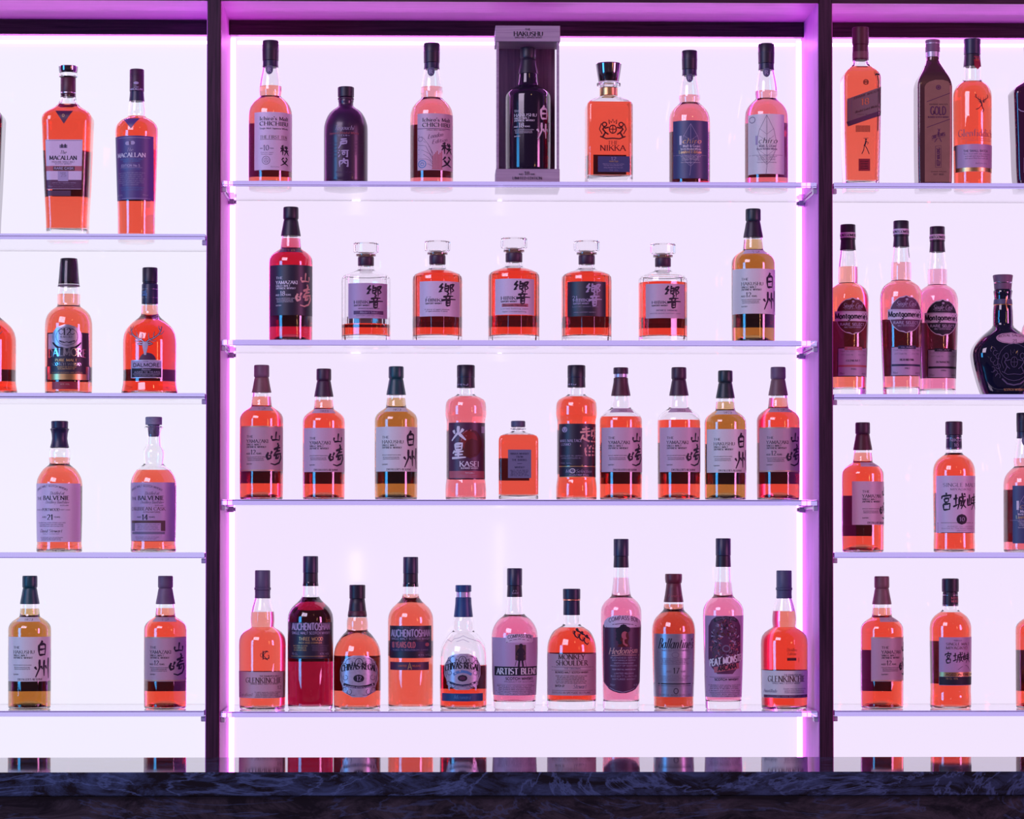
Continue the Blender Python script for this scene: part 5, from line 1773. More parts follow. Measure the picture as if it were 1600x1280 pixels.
def mr_bottle(label, cx, liq, level, body=None):
    b = Bottle(label, cx, 'L', 1, MR, [('neck_foil', 'maroon_foil', [(121.5, 11.4), (122.5, 11.8), (151, 11.8), (152, 11.5)])], liq, level, base=12, wall=3.4, body=body, group='broad tapering decanters')
    b.turned('stopper', 'dark_mirror', [(103.2, 14), (104.2, 15), (110, 14.6), (114, 13.8)])
    b.turned('stopper_collar', 'clear_glass', [(114, 13.6), (116, 14.4), (120, 14.2), (121.5, 12.6)])
    b.turned('foil_ring', 'silver', [(144.5, 12.1), (146.5, 12.1)])
    return b


b = mr_bottle('broad tapering decanter of red spirit with mirrored stopper and lilac label', 105, 'amber', 164.5)
z = Z(b, 105, *ZL1)
z.P('shoulder_label', 'paper_plum', 0, 0, 567, 632, triangle_down(328.5, 44, 567, 634), off=.3)
z.R('ink_gold', 325, 592, 5, 7, 2)
b.back(232, 305, 24, 'paper_back', 2)
z.P('front_label', 'paper_lavender', 0, 0, 712, 958, keyed([(712, 236, 421), (958, 243, 414)]))
z.L('ink_grey', [(240, 716), (417, 716)], 2)
z.F('ink_grey', 307, 345, 738, 754, 0)
z.F('ink_black', 316, 322, 734, 752, 1)
z.F('ink_black', 332, 338, 734, 752, 1)
z.T('The', 308, 340, 783, 17, 'ink_black', 'script')
z.T('MACALLAN', 257, 392, 812, 19, 'ink_black', 'bold')
z.T('HIGHLAND SINGLE MALT', 268, 382, 826, 7, 'ink_grey', 'sans')
z.T('SCOTCH WHISKY', 284, 366, 836, 7, 'ink_grey', 'sans')
z.F('ink_rose', 240, 418, 843, 868, 0)
z.F('ink_brown', 275, 382, 845, 866, 1)
z.T('RARE CASK', 280, 376, 860, 11, 'ink_lavender', 'sansb', 2)
z.F('ink_lavender', 299, 350, 868, 918, 2)
z.T('CASK', 311, 338, 880, 6, 'ink_grey', 'sans', 3)
z.T('25', 312, 340, 896, 14, 'ink_grey', 'serif', 3)
z.F('ink_plum', 241, 416, 912, 956, 1)
z.M(270, 390, (930, 940, 950), 'ink_lavender', 'SINGLE MALT SCOTCH WHISKY', 6)
z.M(248, 272, (948,), 'ink_lavender', '70cl', 6)
z.P('lower_label', 'paper_plum', 246, 362, 964, 991)
b.done()
b = mr_bottle('dark plum decanter cut off by the left edge of the photo', -33.5, None, None, 'opaque_plum')
b.done()

b = Bottle('orange bottle with purple cap and violet label, beside the broad tapering decanter', 212.5, 'L', 1,
           [(148, 10), (158, 12.0), (164, 12.7), (171, 13.8), (177, 13.9), (181, 13.5), (183, 14.3), (185.5, 19), (189, 25.4), (194, 30), (200, 32.4), (206, 33), (215, 32.8), (290, 30.6), (340, 28.9), (372, 28.6)],
           [('cap', 'purple_cap', [(108.3, 10.8), (109.3, 11.2), (143, 11.3)]), ('foil', 'navy_cap', [(143, 10.8), (150, 11.2), (158.5, 12)])], 'amber', 182)
z = Z(b, 212.5, *ZL1)
b.turned('cap_seam', 'navy_cap', [(117.5, 11.4), (118.5, 11.4)])
b.text('The', -3, 3, 138.5, 3.4, 'ink_lavender', 'script', 16)
b.text('MACALLAN', -8, 8, 142, 3, 'ink_lavender', 'sansb', 16)
b.ellipse('ink_lavender', 0, 131, 3.4, 2.2, 16)
z.P('shoulder_label', 'paper_violet', 0, 0, 602, 655, triangle_down(661, 42, 602, 657), off=.3)
b.back(230, 312, 24, 'paper_back')
z.P('front_label', 'paper_violet', 0, 0, 692, 1010, keyed([(692, 576, 769), (1010, 586, 769)]))
for yy in (702, 1003):
    z.L('ink_lavender', [(585, yy), (755, yy)], 2)
z.E('ink_lavender', 645, 730, 12, 10, 0)
z.E('ink_lavender', 670, 728, 12, 10, 0)
z.E('ink_violet' if 'ink_violet' in MATS else 'ink_purple', 657, 728, 5, 10, 1)
z.T('The', 640, 672, 770, 17, 'ink_lavender', 'script')
z.T('MACALLAN', 594, 733, 798, 20, 'ink_white', 'bold')
z.T('HIGHLAND SINGLE MALT', 608, 724, 812, 7, 'ink_blue', 'sans')
z.T('SCOTCH WHISKY', 622, 708, 822, 7, 'ink_blue', 'sans')
z.T('EDITION No 5', 612, 706, 846, 11, 'ink_lavender', 'sansb')
z.L('ink_lavender', [(608, 851), (718, 851)], 1.5)
z.M(612, 708, (861,), 'ink_blue', 'LIMITED BOTTLING', 6)
z.M(598, 732, (879, 889, 899, 909, 919, 928), 'ink_lavender', 'natural colour from oak casks of spirit', 6)
z.M(618, 700, (939,), 'ink_lavender', 'WHISKY MAKER', 6)
z.M(605, 730, (953, 963), 'ink_blue', 'DISTILLED IN SCOTLAND', 6)
z.M(590, 620, (990,), 'ink_lavender', '48.5%', 8)
z.M(718, 745, (990,), 'ink_lavender', '700ml', 8)
b.done()

b = Bottle('orange bottle in a loose clear neck sleeve, with gold and black label', 107, 'L', 2,
           [(436, 12), (446, 15.5), (452, 17), (461, 17.6), (470, 17.6), (478, 17.6), (480, 19), (483, 23.5), (487, 28.5), (492, 32.4), (499, 35.2), (507, 36.5), (517, 36.8), (600, 36.7), (617.8, 36.2)],
           [('cap', 'black_cap', [(405, 12.5), (406.5, 13), (428, 13.3), (436, 13.5), (445.3, 13.6)])], 'orange', 460.5)
z = Z(b, 107, *ZL2)
b.turned('neck_sleeve', 'acrylic', [(404.5, 13.2), (412, 14.0), (430, 15.3), (445.5, 16.6), (447, 16.9)])
b.turned('sleeve_edge', 'mauve_cap', [(446.8, 17.2), (448.2, 17.3)])
b.back(572, 596, 28, 'paper_back')
z.P('front_label', 'paper_black', 0, 0, 632, 960, keyed([(632, 340, 622), (860, 340, 626), (870, 335, 633), (960, 333, 634)]), off=.2)
z.F('pewter', 350, 582, 640, 745, 0)
z.F('ink_black', 0, 0, 700, 755, 1, lambda y: (480 - 112 * max(0.05, 1 - ((y - 650) / 112) ** 2) ** .5, 480 + 112 * max(.05, 1 - ((y - 650) / 112) ** 2) ** .5))
z.P('medallion', 'brushed_silver', 0, 0, 578, 742, lambda y: (482 - 100 * max(0, 1 - ((y - 660) / 83) ** 2) ** .5 - .3, 482 + 100 * max(0, 1 - ((y - 660) / 83) ** 2) ** .5 + .3), off=.7)
z.T('12', 455, 512, 650, 44, 'ink_black', 'bold', 4)
z.R('ink_black', 483, 660, 74, 62, 3, 4)
z.T('YEARS OLD', 438, 520, 670, 13, 'ink_black', 'serif', 4)
for d in (1, -1):
    z.R('ink_black', 483 + d * 38, 628, 16, 18, 4, 4, 30, 330)
    z.L('ink_black', [(483 + d * 10, 705), (483 + d * 30, 695), (483 + d * 52, 690)], 6, 4)
z.L('ink_black', [(430, 690), (455, 706), (483, 698), (510, 706), (538, 690)], 5, 4)
z.T('DALMORE', 356, 606, 803, 52, 'silver', 'bold', 4, arch=10)
z.T('PURE MALT', 404, 552, 832, 17, 'ink_gold', 'bold', 4)
z.T('SCOTCH WHISKY', 378, 582, 860, 19, 'silver', 'bold', 4)
z.M(415, 550, (875, 888), 'ink_gold', 'PRODUCT OF SCOTLAND', 9)
z.F('gold', 365, 610, 918, 958, 2)
z.F('silver', 345, 366, 865, 955, 2)
z.F('silver', 606, 624, 865, 955, 2)
z.M(378, 590, (912,), 'ink_gold', 'DISTILLED MATURED AND BOTTLED', 7)
z.P('lower_label', 'paper_red', 380, 555, 972, 1024)
z.M(440, 505, (993,), 'ink_pink', '40% VOL', 8)
b.done()

DM = [(464, 11), (475, 12.5), (484, 12.8), (490, 13.2), (493.5, 14.5), (497, 17.6), (501, 22.5), (505, 27.3), (510, 32.5), (516, 36.8), (523, 39.7), (531, 41.2), (540, 41.5), (590, 41.1), (600, 41.5), (608, 42.8), (617.8, 44)]


def d_bottle(label, cx):
    b = Bottle(label, cx, 'L', 2, DM, [('cap', 'black_cap', [(418.7, 11.4), (419.7, 11.8), (441.5, 11.8)]), ('collar', 'black_cap', [(441.5, 11.2), (444, 11.1)]), ('foil', 'navy_cap', [(444, 12.1), (446, 12.6), (475.8, 12.8)])],
               'amber', 478, group='broad bottles with a metal stag head')
    for yy in (452.5, 466):
        b.turned('foil_line', 'silver', [(yy - .4, 12.9), (yy + .4, 12.9)])
    z = Z(b, cx, cx - 1039 / 4.444, 380, 4.444)
    b.text('THE', -11, -3, 459, 3.4, 'ink_blue', 'sansb', 18)
    b.text('MORE', -11, -2, 463.5, 3.4, 'ink_blue', 'sansb', 18)
    b.back(576, 596, 40, 'paper_back')
    stag(z, 1026, 712, 2.35, 'ink_black', 3, 8, True)
    stag(z, 1026, 712, 2.3, 'pewter', 5, 3.4)
    z.P('dark_disc', 'paper_plum', 0, 0, 773, 826, lambda y: (1042 - 58 * max(0, 1 - ((y - 830) / 57) ** 2) ** .5, 1042 + 58 * max(0, 1 - ((y - 830) / 57) ** 2) ** .5))
    z.P('front_plate', 'pewter', 926, 1140, 823, 948, off=.5)
    z.F('ink_lavender', 932, 1134, 830, 878, 1)
    z.T('THE', 1012, 1048, 838, 7, 'ink_black', 'sans', 2)
    z.T('DALMORE', 942, 1122, 870, 24, 'ink_black', 'sansb', 2)
    z.F('ink_black', 932, 1134, 880, 942, 1)
    z.T('Amoroso', 1000, 1062, 896, 15, 'ink_lavender', 'script', 3)
    z.T('AGED 12 YEARS', 950, 1124, 913, 11, 'ink_lavender', 'sans', 3)
    z.L('ink_lavender', [(940, 920), (1126, 920)], 2.5, 3)
    z.M(945, 1120, (932, 939), 'ink_lavender', 'HIGHLAND SINGLE MALT SCOTCH', 6)
    b.done()


d_bottle('broad red bottle with a silver stag head and plate, beside the first dark post', 233.8)
d_bottle('broad red bottle with a stag head, cut off by the left edge', -17)

BV = [(690, 9.5), (698, 12.0), (703, 15.6), (709, 16.8), (715, 16.6), (721, 15.9), (725.5, 15.6), (727.5, 17), (730, 20.5), (734, 25.3), (739, 29), (745, 32.4), (752, 34.8), (760, 35.5), (800, 35.4), (838, 34.7), (850, 34.4), (857, 35.2), (863.4, 35.3)]


def bv_label(z, cask, age, dark):
    z.T('SINGLE MALT SCOTCH WHISKY', 275, 490, 618, 15, 'ink_grey', 'sans', arch=32)
    z.T('Distilled at', 370, 465, 641, 22, 'ink_grey', 'script')
    z.T('THE', 275, 312, 676, 20, 'ink_black', 'serif')
    z.T('BALVENIE', 322, 500, 676, 27, 'ink_black', 'bold')
    z.T('Distillery Banffshire', 340, 497, 701, 20, 'ink_grey', 'script')
    z.T('SCOTLAND', 440, 496, 718, 8, 'ink_grey', 'sans')
    if age == '21':
        z.T('FINISHED IN', 273, 312, 748, 7, 'ink_grey', 'sans')
        z.T('PORTWOOD', 316, 437, 752, 18, 'ink_black', 'serif')
        z.T('PORT CASKS', 443, 505, 748, 7, 'ink_grey', 'sans')
    else:
        z.T('CARIBBEAN CASK', 275, 508, 748, 22, 'ink_brown', 'serif')
        z.T('EXTRA MATURED', 360, 475, 764, 8, 'ink_brown', 'sans')
    z.T('AGED', 315, 345, 799, 9, 'ink_black', 'sans')
    z.T(age, 350, 392, 812, 34, 'ink_black', 'bold')
    z.T('YEARS', 398, 440, 799, 9, 'ink_black', 'sans')
    if age == '21':
        z.M(285, 480, (836, 848, 860), 'ink_grey', 'a marriage of rare whiskies finished in port casks', 8)
        z.T('David Stewart', 300, 452, 900, 22, 'ink_black', 'script')
        z.M(318, 438, (914,), 'ink_grey', 'MALT MASTER', 7)
        z.M(300, 462, (938, 947, 956), 'ink_grey', 'THE DISTILLERY CO LTD SCOTLAND', 7)
    else:
        z.F('ink_brown', 275, 508, 818, 835, 1)
        z.F('ink_brown', 480, 508, 835, 890, 1)
        z.F('ink_grey', 275, 298, 835, 890, 1)
        z.M(310, 475, (848, 860, 872, 884), 'ink_grey', 'matured in casks that held rum', 8)
        z.F('ink_grey', 278, 505, 895, 912, 1)
        z.M(300, 470, (936, 948), 'ink_grey', 'THE DISTILLERY CO LTD SCOTLAND', 7)


b = Bottle('orange bottle with polished black stopper and full lilac label', 93.5, 'L', 3, BV, [('stopper', 'navy_cap', [(658.8, 12.6), (659.8, 13.2), (670, 12.9)])], 'orange', 715.5, group='bottles with full wrap labels')
b.turned('foil', 'navy_cap', [(670, 13.6), (671.6, 15), (673.2, 13.9), (678, 12.6), (686, 11.9), (693, 12.9), (700.3, 14.8)])
z = Z(b, 93.5, 0, 630, 4.444)
b.back(760, 846, 26, 'paper_clearback')
z.P('front_label', 'paper_lavender', 255, 566, 562, 965)
bv_label(z, 'PORTWOOD', '21', False)
b.done()
b = Bottle('part-empty orange bottle with bare neck, grey cork stopper and dusky wrap label', 240.4, 'L', 3,
           [(666.5, 12.2), (668, 14.4), (669.5, 14.2), (672, 12.6), (677, 11.2), (682, 10.9)] + [p for p in BV if p[0] > 690],
           [], 'orange', 735.8, group='bottles with full wrap labels')
b.turned('stopper', 'grey_cork', [(652.3, 12.4), (653.3, 13), (664.5, 12.9)])
b.turned('cork', 'grey_cork', [(664.5, 9.2), (681, 8.4), (683, 7.4)])
z = Z(b, 240.4, 240.4 - 415.5 / 4.444, 630, 4.444)
b.back(760, 846, 26, 'paper_clearback')
z.P('front_label', 'paper_mauve', 262, 566, 555, 958)
bv_label(z, 'CARIBBEAN', '14', True)
b.done()

# ------------------------------------------------------------------ bay beyond the second post (photo's right)
ZR1, ZR2, ZR3, ZR4 = (1240, 0, 4.0), (1240, 310, 3.878), (1240, 630, 4.444), (1240, 880, 3.2)
b = Bottle('tall square orange bottle with brown cap and slanted dusky label', 1345.5, 'R', 1,
           [(80, 10, 10, 10), (93, 12, 12, 12), (99, 12.8, 12.8, 12), (104, 16, 15, 10), (109, 21, 20, 7), (115, 26, 25, 6), (121.5, 28.6, 26, 5), (128, 28.8, 26, 5), (200, 28.2, 25.5, 5), (275, 26.4, 24, 5), (294.6, 26, 23.5, 5)],
           [('cap', 'maroon_foil', [(41.3, 12.4), (42.3, 13), (69, 13)]), ('foil', 'maroon_foil', [(69, 12.2), (93.5, 12.5)])], 'amber', 105, wall=3, base=8)
b.turned('foil_band', 'brown_foil', [(80, 12.6), (91, 12.8)])
z = Z(b, 1345.5, *ZR1)
z.R('ink_darkred', 440, 525, 16, 16, 3)
crest(z, 440, 525, 16, 14, 'ink_darkred', 1, 2)
z.L('ink_black', [(498, 480), (510, 474), (526, 478)], 10)
z.L('ink_black', [(512, 480), (518, 520), (516, 560)], 6)
z.L('ink_black', [(516, 730), (514, 830)], 6)
z.P('front_label', 'paper_dusk', 322, 541, 540, 802, None)
bpy.data.objects.remove(b.last, do_unlink=True)
# slanted band: rows follow the tilt
V, F = [], []
nn = 14
for i in range(nn + 1):
    t = i / nn
    xx = z.x(322 + (541 - 322) * t)
    for (ya, yc) in ((632, 552), (775, 700)):
        zz = b.h(z.y(ya + (yc - ya) * t))
        V.append(b.surf(b.x2u(xx, zz), zz, .00025))
F = [(2 * i, 2 * i + 1, 2 * i + 3, 2 * i + 2) for i in range(nn)]
b.last = link('front_label', V, F, 'paper_dusk', b.root)
z.L('ink_plum', [(323, 790), (430, 753), (541, 716)], 30, 0)
z.L('ink_grey', [(350, 632), (350, 760)], 1.5)
sl = .365
z.T('JOHNNIE WALKER', 360, 520, 637, 14, 'ink_brown', 'script', 2, slope=.33)
z.T('18', 408, 460, 668, 38, 'ink_orange', 'serif', 2, slope=.1)
z.T('Blended Scotch Whisky', 372, 510, 722, 14, 'ink_brown', 'script', 2, slope=.3)
z.M(385, 505, (731,), 'ink_brown', 'AGED 18 YEARS', 6)
for i in range(12):
    z.F('ink_darkred', 377 + i * 7.6, 381.5 + i * 7.6, 797, 838, 1)
# striding figure
z.E('ink_black', 440, 885, 6, 6)
z.L('ink_black', [(425, 878), (455, 876)], 3)
z.L('ink_black', [(440, 892), (436, 912), (428, 925)], 10, 1, (1, .8))
z.L('ink_black', [(440, 895), (456, 906), (448, 915)], 4)
z.L('ink_black', [(434, 922), (448, 945), (460, 975)], 5)
z.L('ink_black', [(430, 922), (426, 950), (414, 975)], 5)
z.P('lower_label', 'paper_red', 394, 466, 1005, 1081)
z.M(403, 458, (1025, 1040, 1055, 1068), 'ink_black', 'SCOTCH WHISKY', 7)
b.done()

b = Bottle('opaque bronze gold bottle with sloping shoulders and metal screw cap', 1458.5, 'R', 1,
           [(80, 8, 8, 8), (88, 10.2, 10.2, 10.2), (94, 10.4, 10.4, 10.4), (102, 13, 13, 8), (110, 16.8, 16.5, 6), (117, 20.5, 20, 6), (123, 23.8, 21, 5), (130, 26.2, 22, 4.5), (136, 27, 22.5, 4.2), (200, 27, 22.5, 4), (294.6, 26, 22, 4)],
           [('cap', 'mauve_cap', [(61.2, 10.8), (62.2, 11.4), (80, 11.3)]), ('cap_skirt', 'pewter', [(80, 10.9), (88.5, 10.9)])], body='bronze_dark')
b.turned('cap_ring', 'pewter', [(66, 11.6), (68, 11.6)])
z = Z(b, 1458.5, *ZR1)
z.P('front_panel', 'bronze_gold', 0, 0, 508, 1150, lambda y: (899 - 92 * min(1, (max(0.0, 1 - ((560 - y) / 54) ** 2)) ** .5 if y < 560 else 1), 899 + 92 * min(1, (max(0.0, 1 - ((560 - y) / 54) ** 2)) ** .5 if y < 560 else 1)))
z.E('ink_plum', 894, 556, 16, 16, 1)
z.R('bronze_gold', 894, 556, 9, 9, 2, 3)
z.L('ink_plum', [(820, 647), (966, 592)], 4)
z.L('ink_plum', [(820, 808), (966, 755)], 4)
z.T('JOHNNIE WALKER', 835, 952, 667, 9, 'ink_brown', 'sans')
z.T('GOLD', 844, 940, 727, 50, 'ink_plum', 'sans', 3)
z.T('BLENDED SCOTCH WHISKY', 828, 958, 747, 9, 'ink_plum', 'sansb')
z.E('ink_plum', 897, 826, 6, 7)
z.L('ink_plum', [(885, 818), (908, 818)], 3)
z.L('ink_plum', [(896, 834), (892, 850)], 12)
z.T('200 YEARS', 856, 932, 880, 20, 'ink_plum', 'sansb', slope=.3)
z.L('ink_plum', [(852, 862), (934, 838), (934, 862), (852, 890), (852, 862)], 2)
z.L('ink_plum', [(886, 876), (868, 900)], 5)
z.L('ink_plum', [(900, 874), (912, 898)], 5)
z.L('ink_plum', [(874, 925), (910, 922), (910, 1058), (874, 1058), (874, 925)], 2.5)
b.text('KEEP WALKING', z.x(903), z.y(1048), z.y(936), 21 / 4.0, 'ink_plum', 'sansb', upright=True)
z.T('JOHNNIE WALKER', 845, 942, 1088, 7, 'ink_brown', 'sans')
z.T('EST 1820', 862, 925, 1106, 9, 'ink_brown', 'sansb')
b.done()

b = Bottle('orange bottle with small stag print, black cap with a red tag and lilac lower label', 1520.5, 'R', 1,
           [(92, 11), (103, 13.6), (112, 14.3), (120, 14.6), (126, 15), (128, 17), (131, 21.5), (135, 25.3), (140, 28), (146, 29.8), (154, 30.3), (200, 30.1), (285, 29.4), (294.6, 29)],
           [('cap', 'navy_cap', [(59.5, 12.5), (60.5, 13), (84, 13)]), ('foil', 'black_cap', [(84, 12.4), (92, 12.8), (103.5, 13.8)])], 'amber', 127.5)
z = Z(b, 1520.5, *ZR1)
b.patch('tag', 'paper_red', 0, 0, 88, 109, 2.2, keyed([(88, .3, 10), (104, .3, 10), (109, 4.5, 5.5)]))
b.text('18', 2, 8, 95.5, 5, 'ink_orange', 'serif', 16)
stag(z, 1160, 650, .92, 'ink_black', 1, 3.2, False)
z.L('ink_black', [(1150, 648), (1158, 660), (1160, 680), (1172, 700), (1165, 715)], 9, 1, (1.2, .5))
z.L('ink_black', [(1158, 668), (1140, 692), (1122, 698)], 5)
z.T('Glenfiddich', 1022, 1228, 866, 44, 'ink_rose', 'serif')
z.T('FAMILY RESERVE', 1035, 1215, 884, 8, 'ink_rose', 'sans')
z.L('ink_rose', [(1062, 915), (1062, 892), (1225, 892), (1225, 915)], 2)
b.back(225, 232, 20, 'paper_clearback')
z.P('front_label', 'paper_mauve', 0, 0, 915, 1087, keyed([(915, 1005, 1239), (928, 1006, 1239), (1087, 1009, 1237)]))
z.T('THE SMALL BATCH', 1048, 1198, 964, 13, 'ink_grey', 'sansb')
z.M(1048, 1215, (980, 994, 1008), 'ink_grey', 'Rich fruit with oak and spice', 8)
z.M(1118, 1195, (1040,), 'ink_grey', 'BATCH 3152', 7)
z.F('gold', 1010, 1236, 1061, 1086, 0)
b.done()
b = Bottle('dark plum decanter cut off by the right edge of the photo', 1616, 'R', 1,
           [(100, 11, 11, 11), (122, 14, 14, 13), (128, 18, 17, 12), (134, 26, 24, 10), (140, 33, 28, 9), (145, 35.6, 30, 9), (152, 35.3, 30, 9), (220, 32.8, 28, 9), (294.6, 29.5, 26, 9)],
           [('stopper', 'dark_mirror', [(70, 14), (71, 15), (96, 13)]), ('neck_band', 'pewter', [(96, 12.6), (104, 13)])], body='opaque_plum')
z = Z(b, 1616, *ZR1)
z.L('ink_lavender', [(1385, 695), (1400, 708), (1440, 716), (1500, 720)], 5, 1)
z.P('lower_label', 'paper_mauve', 1420, 1560, 1000, 1092)
b.done()

Q_PROF = [(375, 10.5), (390, 12.2), (400, 13.2), (412, 14.7), (425, 15.2), (437, 15.3), (442, 14.9), (443.8, 16.5), (446.5, 21.5), (451, 26.8), (457, 30), (464, 31.9), (473, 32.4), (490, 32.2), (560, 30), (600, 28.4), (619.5, 28)]


def q_bottle(label, cx, top, level, liq, disc, Y, lines, sc_=1.0, bar='ink_black'):
    base = proj(unproj(cx, 600, Y)[0], Y, SH['R'][2])[1]
    S_ = (D0 + Y) / FPX
    k = (base - top) / (619.5 - 350.0)
    lv = 619.5 - (base - level) / k
    b = Bottle(label, cx, 'R', 2, Q_PROF, [('cap', 'black_cap', [(350, 11.4), (351, 11.8), (374, 11.9)]), ('foil', 'black_cap', [(374, 11.3), (380, 11.5), (390.5, 12.4)])], liq, lv, yref=619.5, k=k, Y=Y, base=11, wall=2.3,
               group='tall bottles with disc labels')
    b.turned('cap_band', 'paper_lavender', [(362.6, 12.1), (371.5, 12.1)])
    b.text("MONTGOMERIE'S", -11, 11, 369.5, 4, 'ink_black', 'serif', 18)
    z = Z(b, 1324.5, *ZR2)
    b.back(500, 588, 25, 'paper_clearback')
    circ = lambda r: (lambda y: (338 - .86 * r * max(0, 1 - ((y - 722) / r) ** 2) ** .5 - .2, 338 + .86 * r * max(0, 1 - ((y - 722) / r) ** 2) ** .5 + .2))
    z.P('disc_label', 'paper_lavender', 0, 0, 722 - 112, 722 + 112, circ(112))
    z.F(disc, 0, 0, 722 - 108, 722 + 108, 0, circ(108))
    z.E('ink_lavender', 341, 634, 8, 7, 1)
    z.T('Single Cask', 280, 400, 672, 28, 'ink_lavender', 'script')
    z.T('COLLECTION', 290, 392, 682, 7, 'ink_lavender', 'sans')
    z.P('name_band', 'paper_lavender', 235, 437, 692, 753, off=.6)
    z.L('ink_grey', [(238, 697), (432, 697)], 2, 3)
    z.T("Montgomerie's", 238, 432, 738, 34, 'ink_black', 'sansb', 3)
    z.T('RARE SELECT', 264, 412, 780, 15, 'ink_lavender', 'sansb')
    z.T('MALT SCOTCH WHISKY', 288, 392, 795, 9, 'ink_lavender', 'sans')
    z.P('lower_label', 'paper_mauve', 251, 435, 914, 1088)
    z.L('ink_black', [(253, 916), (433, 916), (433, 1086), (253, 1086), (253, 916)], 4)
    z.F(bar, 290, 397, 908, 928, 2)
    z.T(lines[0], 306, 380, 923, 9, 'ink_lavender', 'serif', 4)
    z.M(265, 350, (938, 960), 'ink_grey', 'Cask No 3317', 8)
    z.M(370, 425, (938, 960), 'ink_grey', 'Oct 1985', 8)
    z.T(lines[1], 300, 385, 998, 12, 'ink_black', 'serif')
    z.F(bar, 256, 430, 1018, 1030, 1)
    z.T(lines[2], 328, 360, 1048, 10, 'ink_black', 'serif')
    z.M(262, 290, (1075,), 'ink_black', '70cl', 10)
    z.M(395, 425, (1075,), 'ink_black', '46%', 10)
    b.done()
    return b


q_bottle('orange bottle with red disc label, half hidden by the second dark post', 1325.3, 350, 416.5, 'orange', 'ink_darkred', 0.085, ('SPEYSIDE', 'GLENLIVET', '1985'), bar='ink_rose')
q_bottle('tallest of the disc-labelled bottles, pink orange with plum disc', 1408.4, 344, 409.8, 'pink', 'ink_plum', 0.075, ('ISLAND', 'HIGHLAND PARK', '1987'), bar='ink_navy')
q_bottle('pale pink bottle with black disc label, set slightly behind the tallest disc-labelled one', 1465.0, 353, 420.5, 'pale_pink', 'ink_black', 0.135, ('ISLAY', 'BOWMORE', '1996'))

b = Bottle('dark blue ceramic flagon with cork stopper and embossed crest', 1567.4, 'R', 2,
           [(452, 13.5, 13.5, 13.5), (455, 15, 15, 15), (459, 14.4, 14.4, 14.4), (466, 13.6, 13.6, 13.6), (474, 14.2, 14.2, 14.2), (484, 15.4, 15.4, 15.4), (498, 15.7, 15.7, 15.7), (508, 15.8, 15.8, 15.5), (512, 18, 17, 16), (517, 24, 21, 18), (524, 32.5, 26, 20), (532, 40, 30, 22), (540, 45.6, 33, 23), (548, 48.8, 34.5, 24), (555, 49.6, 35, 24), (566, 48.4, 34.5, 24), (590, 43, 32, 23), (610, 37, 30, 22), (619.5, 34, 28, 21)],
           [('cork_stopper', 'mauve_cap', [(429, 15.2), (430, 15.8), (441, 14.2), (452, 13.4)])], body='opaque_blue')
z = Z(b, 1567.4, *ZR2)
b.turned('neck_band', 'slate_cap', [(467.5, 14.2), (475.5, 14.8)])
b.turned('neck_line', 'gold', [(475.5, 14.9), (477, 15)])
b.turned('stopper_ring', 'silver', [(440.5, 14.9), (442.5, 14.8)])
z.L('gold', [(1282, 598), (1276, 640), (1284, 682)], 7, 6)
z.P('oval_label', 'paper_rose', 0, 0, 818, 890, lambda y: (1302 - 96 * max(0, 1 - ((y - 854) / 36) ** 2) ** .5 - .3, 1302 + 96 * max(0, 1 - ((y - 854) / 36) ** 2) ** .5 + .3))
z.R('ink_plum', 1302, 854, 88, 31, 2)
z.T('ROYAL SALUTE', 1222, 1382, 852, 15, 'ink_plum', 'serif', arch=9)
z.T('21', 1303, 1330, 880, 18, 'ink_plum', 'serif')
crest(z, 1310, 1000, 78, 75, 'opaque_blue', 6, 8)
crest(z, 1310, 1000, 78, 75, 'slate_cap', 7, 2)
z.R('slate_cap', 1310, 1000, 100, 112, 3, 6)
for i in range(9):
    z.R('slate_cap', 1180 + (i % 3) * 16, 925 + i * 20, 14, 16, 3, 6, 40 * i, 40 * i + 230)
z.L('slate_cap', [(1238, 1100), (1270, 1130), (1310, 1138), (1350, 1130), (1385, 1100)], 9, 6)
z.T('SCOTCH WHISKY', 1250, 1372, 1172, 13, 'ink_gold', 'serif', 2)
b.done()

b = Bottle('pale pink bottle almost hidden by the right edge, behind the dark blue flagon', 1627.5, 'R', 2,
           [(440, 11), (470, 13), (490, 16), (498, 21), (506, 27), (515, 30.5), (524, 31.5), (618, 30)],
           [('cap', 'black_cap', [(405, 11.4), (406, 12), (450, 12)])], 'pale_pink', 480, Y=0.17)
b.done()

MY = [(690, 11), (702, 12.6), (708, 13), (710.5, 15), (713, 19), (717.5, 24.8), (723, 29), (730, 31.8), (738, 32.8), (760, 32.7), (820, 32), (838, 31.8), (850, 32.3), (863.4, 32.2)]


def my_bottle(label, cx, row, top, level, cap, foil, y_top=658.3):
    base = proj(unproj(cx, 600, .085)[0], .085, SH['R'][row])[1]
    k = (base - top) / (863.4 - y_top)
    lv = 863.4 - (base - level) / k
    b = Bottle(label, cx, 'R', row, MY, [('cap', cap, [(658.3, 12.4), (659.3, 13.3), (672, 13.4), (679.5, 13.2)]), ('foil', foil, [(679.5, 11.8), (685, 12.2), (702, 12.6)])], 'amber', lv, yref=863.4, k=k, group='bottles with three-character labels')
    b.turned('foil_line', 'silver', [(684, 12.4), (685.2, 12.4)])
    b.turned('foil_line', 'silver', [(700, 12.8), (701.2, 12.8)])
    return b


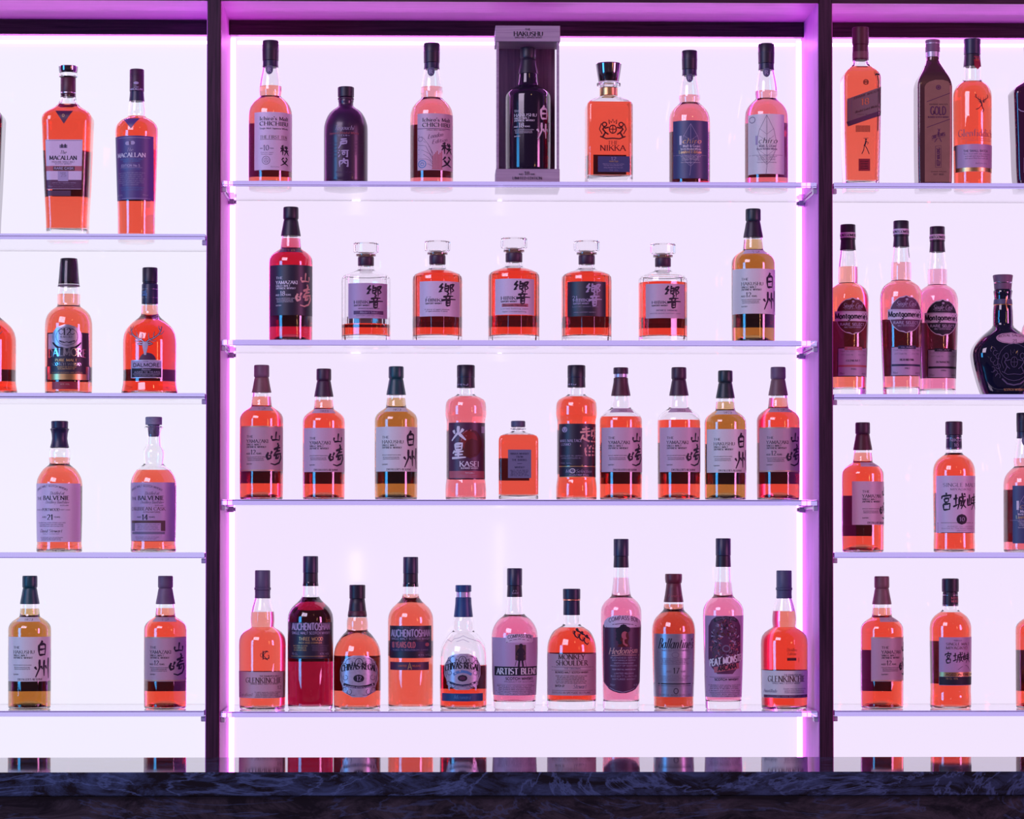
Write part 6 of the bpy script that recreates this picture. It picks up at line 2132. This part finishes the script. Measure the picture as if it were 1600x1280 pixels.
b = my_bottle('orange bottle with plum cap and navy neck band, its lavender label marked 10', 1490.3, 3, 658.3, 708, 'purple_cap', 'navy_cap')
z = Z(b, 1490.3, *ZR3)
b.text('NIKKA', -7, 9, 690, 4.5, 'ink_lavender', 'serif', 18)
b.text('10', -2, 4, 698, 5, 'ink_lavender', 'serif', 16)
b.back(770, 832, 26, 'paper_clearback')
z.P('front_label', 'paper_lavender', 978, 1255, 507, 905)
z.T('NIKKA WHISKY', 1060, 1212, 546, 15, 'ink_white', 'serif')
z.T('SINGLE MALT', 1016, 1245, 583, 24, 'ink_grey', 'serif')
z.T('MIYAGIKYO', 1062, 1208, 609, 14, 'ink_grey', 'serif')
z.K('宮', 1003, 1076, 625, 748, 'ink_black', .085)
z.K('城', 1080, 1172, 625, 748, 'ink_black', .085)
z.K('峡', 1176, 1250, 625, 748, 'ink_black', .085)
z.L('ink_black', [(985, 834), (1250, 834)], 2.5)
z.L('ink_black', [(986, 903), (1250, 903)], 4)
z.L('ink_black', [(987, 834), (987, 903)], 2)
z.E('ink_black', 1140, 810, 37, 37, 1)
z.T('10', 1121, 1160, 822, 26, 'ink_lavender', 'serif', 3)
z.M(1040, 1228, (864,), 'ink_grey', 'AGED IN JAPAN', 8)
z.M(1005, 1240, (877,), 'ink_grey', 'Distilled by The Nikka Whisky Co', 8)
z.M(1105, 1175, (893,), 'ink_grey', 'SENDAI', 8)
b.done()
b = my_bottle('red bottle with black cap and foil, its dusky label ending in a black stripe', 1484.1, 4, 904, 957, 'black_cap', 'black_cap')
z = zk(b, 1484.1, *ZR4, 'R', 4, 863.4, 904, 658.3)
b.text('WHISKY', -1, 11, 696, 4, 'ink_rose', 'serif', 18)
b.text('MIYAGI', -1, 11, 691, 4, 'ink_rose', 'serif', 18)
b.back(z.y(392), z.y(606), 26, 'paper_clearback', -8)
z.P('front_label', 'paper_mauve', 710, 884, 368, 608)
z.T('NIKKA', 780, 820, 388, 8, 'ink_grey', 'serif')
z.T('SINGLE MALT', 742, 862, 408, 13, 'ink_brown', 'serif')
z.T('MIYAGIKYO', 742, 850, 428, 14, 'ink_brown', 'serif')
z.K('宮', 735, 770, 440, 498, 'ink_black', .085)
z.K('城', 775, 828, 440, 498, 'ink_black', .085)
z.K('峡', 826, 864, 440, 498, 'ink_black', .085)
z.L('ink_grey', [(800, 530), (820, 515), (845, 508), (858, 520), (866, 535)], 3)
z.F('gold', 711, 883, 542, 564, 1)
z.T('AGED IN FINE OAK', 740, 880, 559, 11, 'ink_brown', 'sansb', 3)
z.F('ink_black', 711, 883, 565, 606, 1)
z.M(740, 800, (578,), 'ink_gold', '70 CL 45%', 8)
b.done()
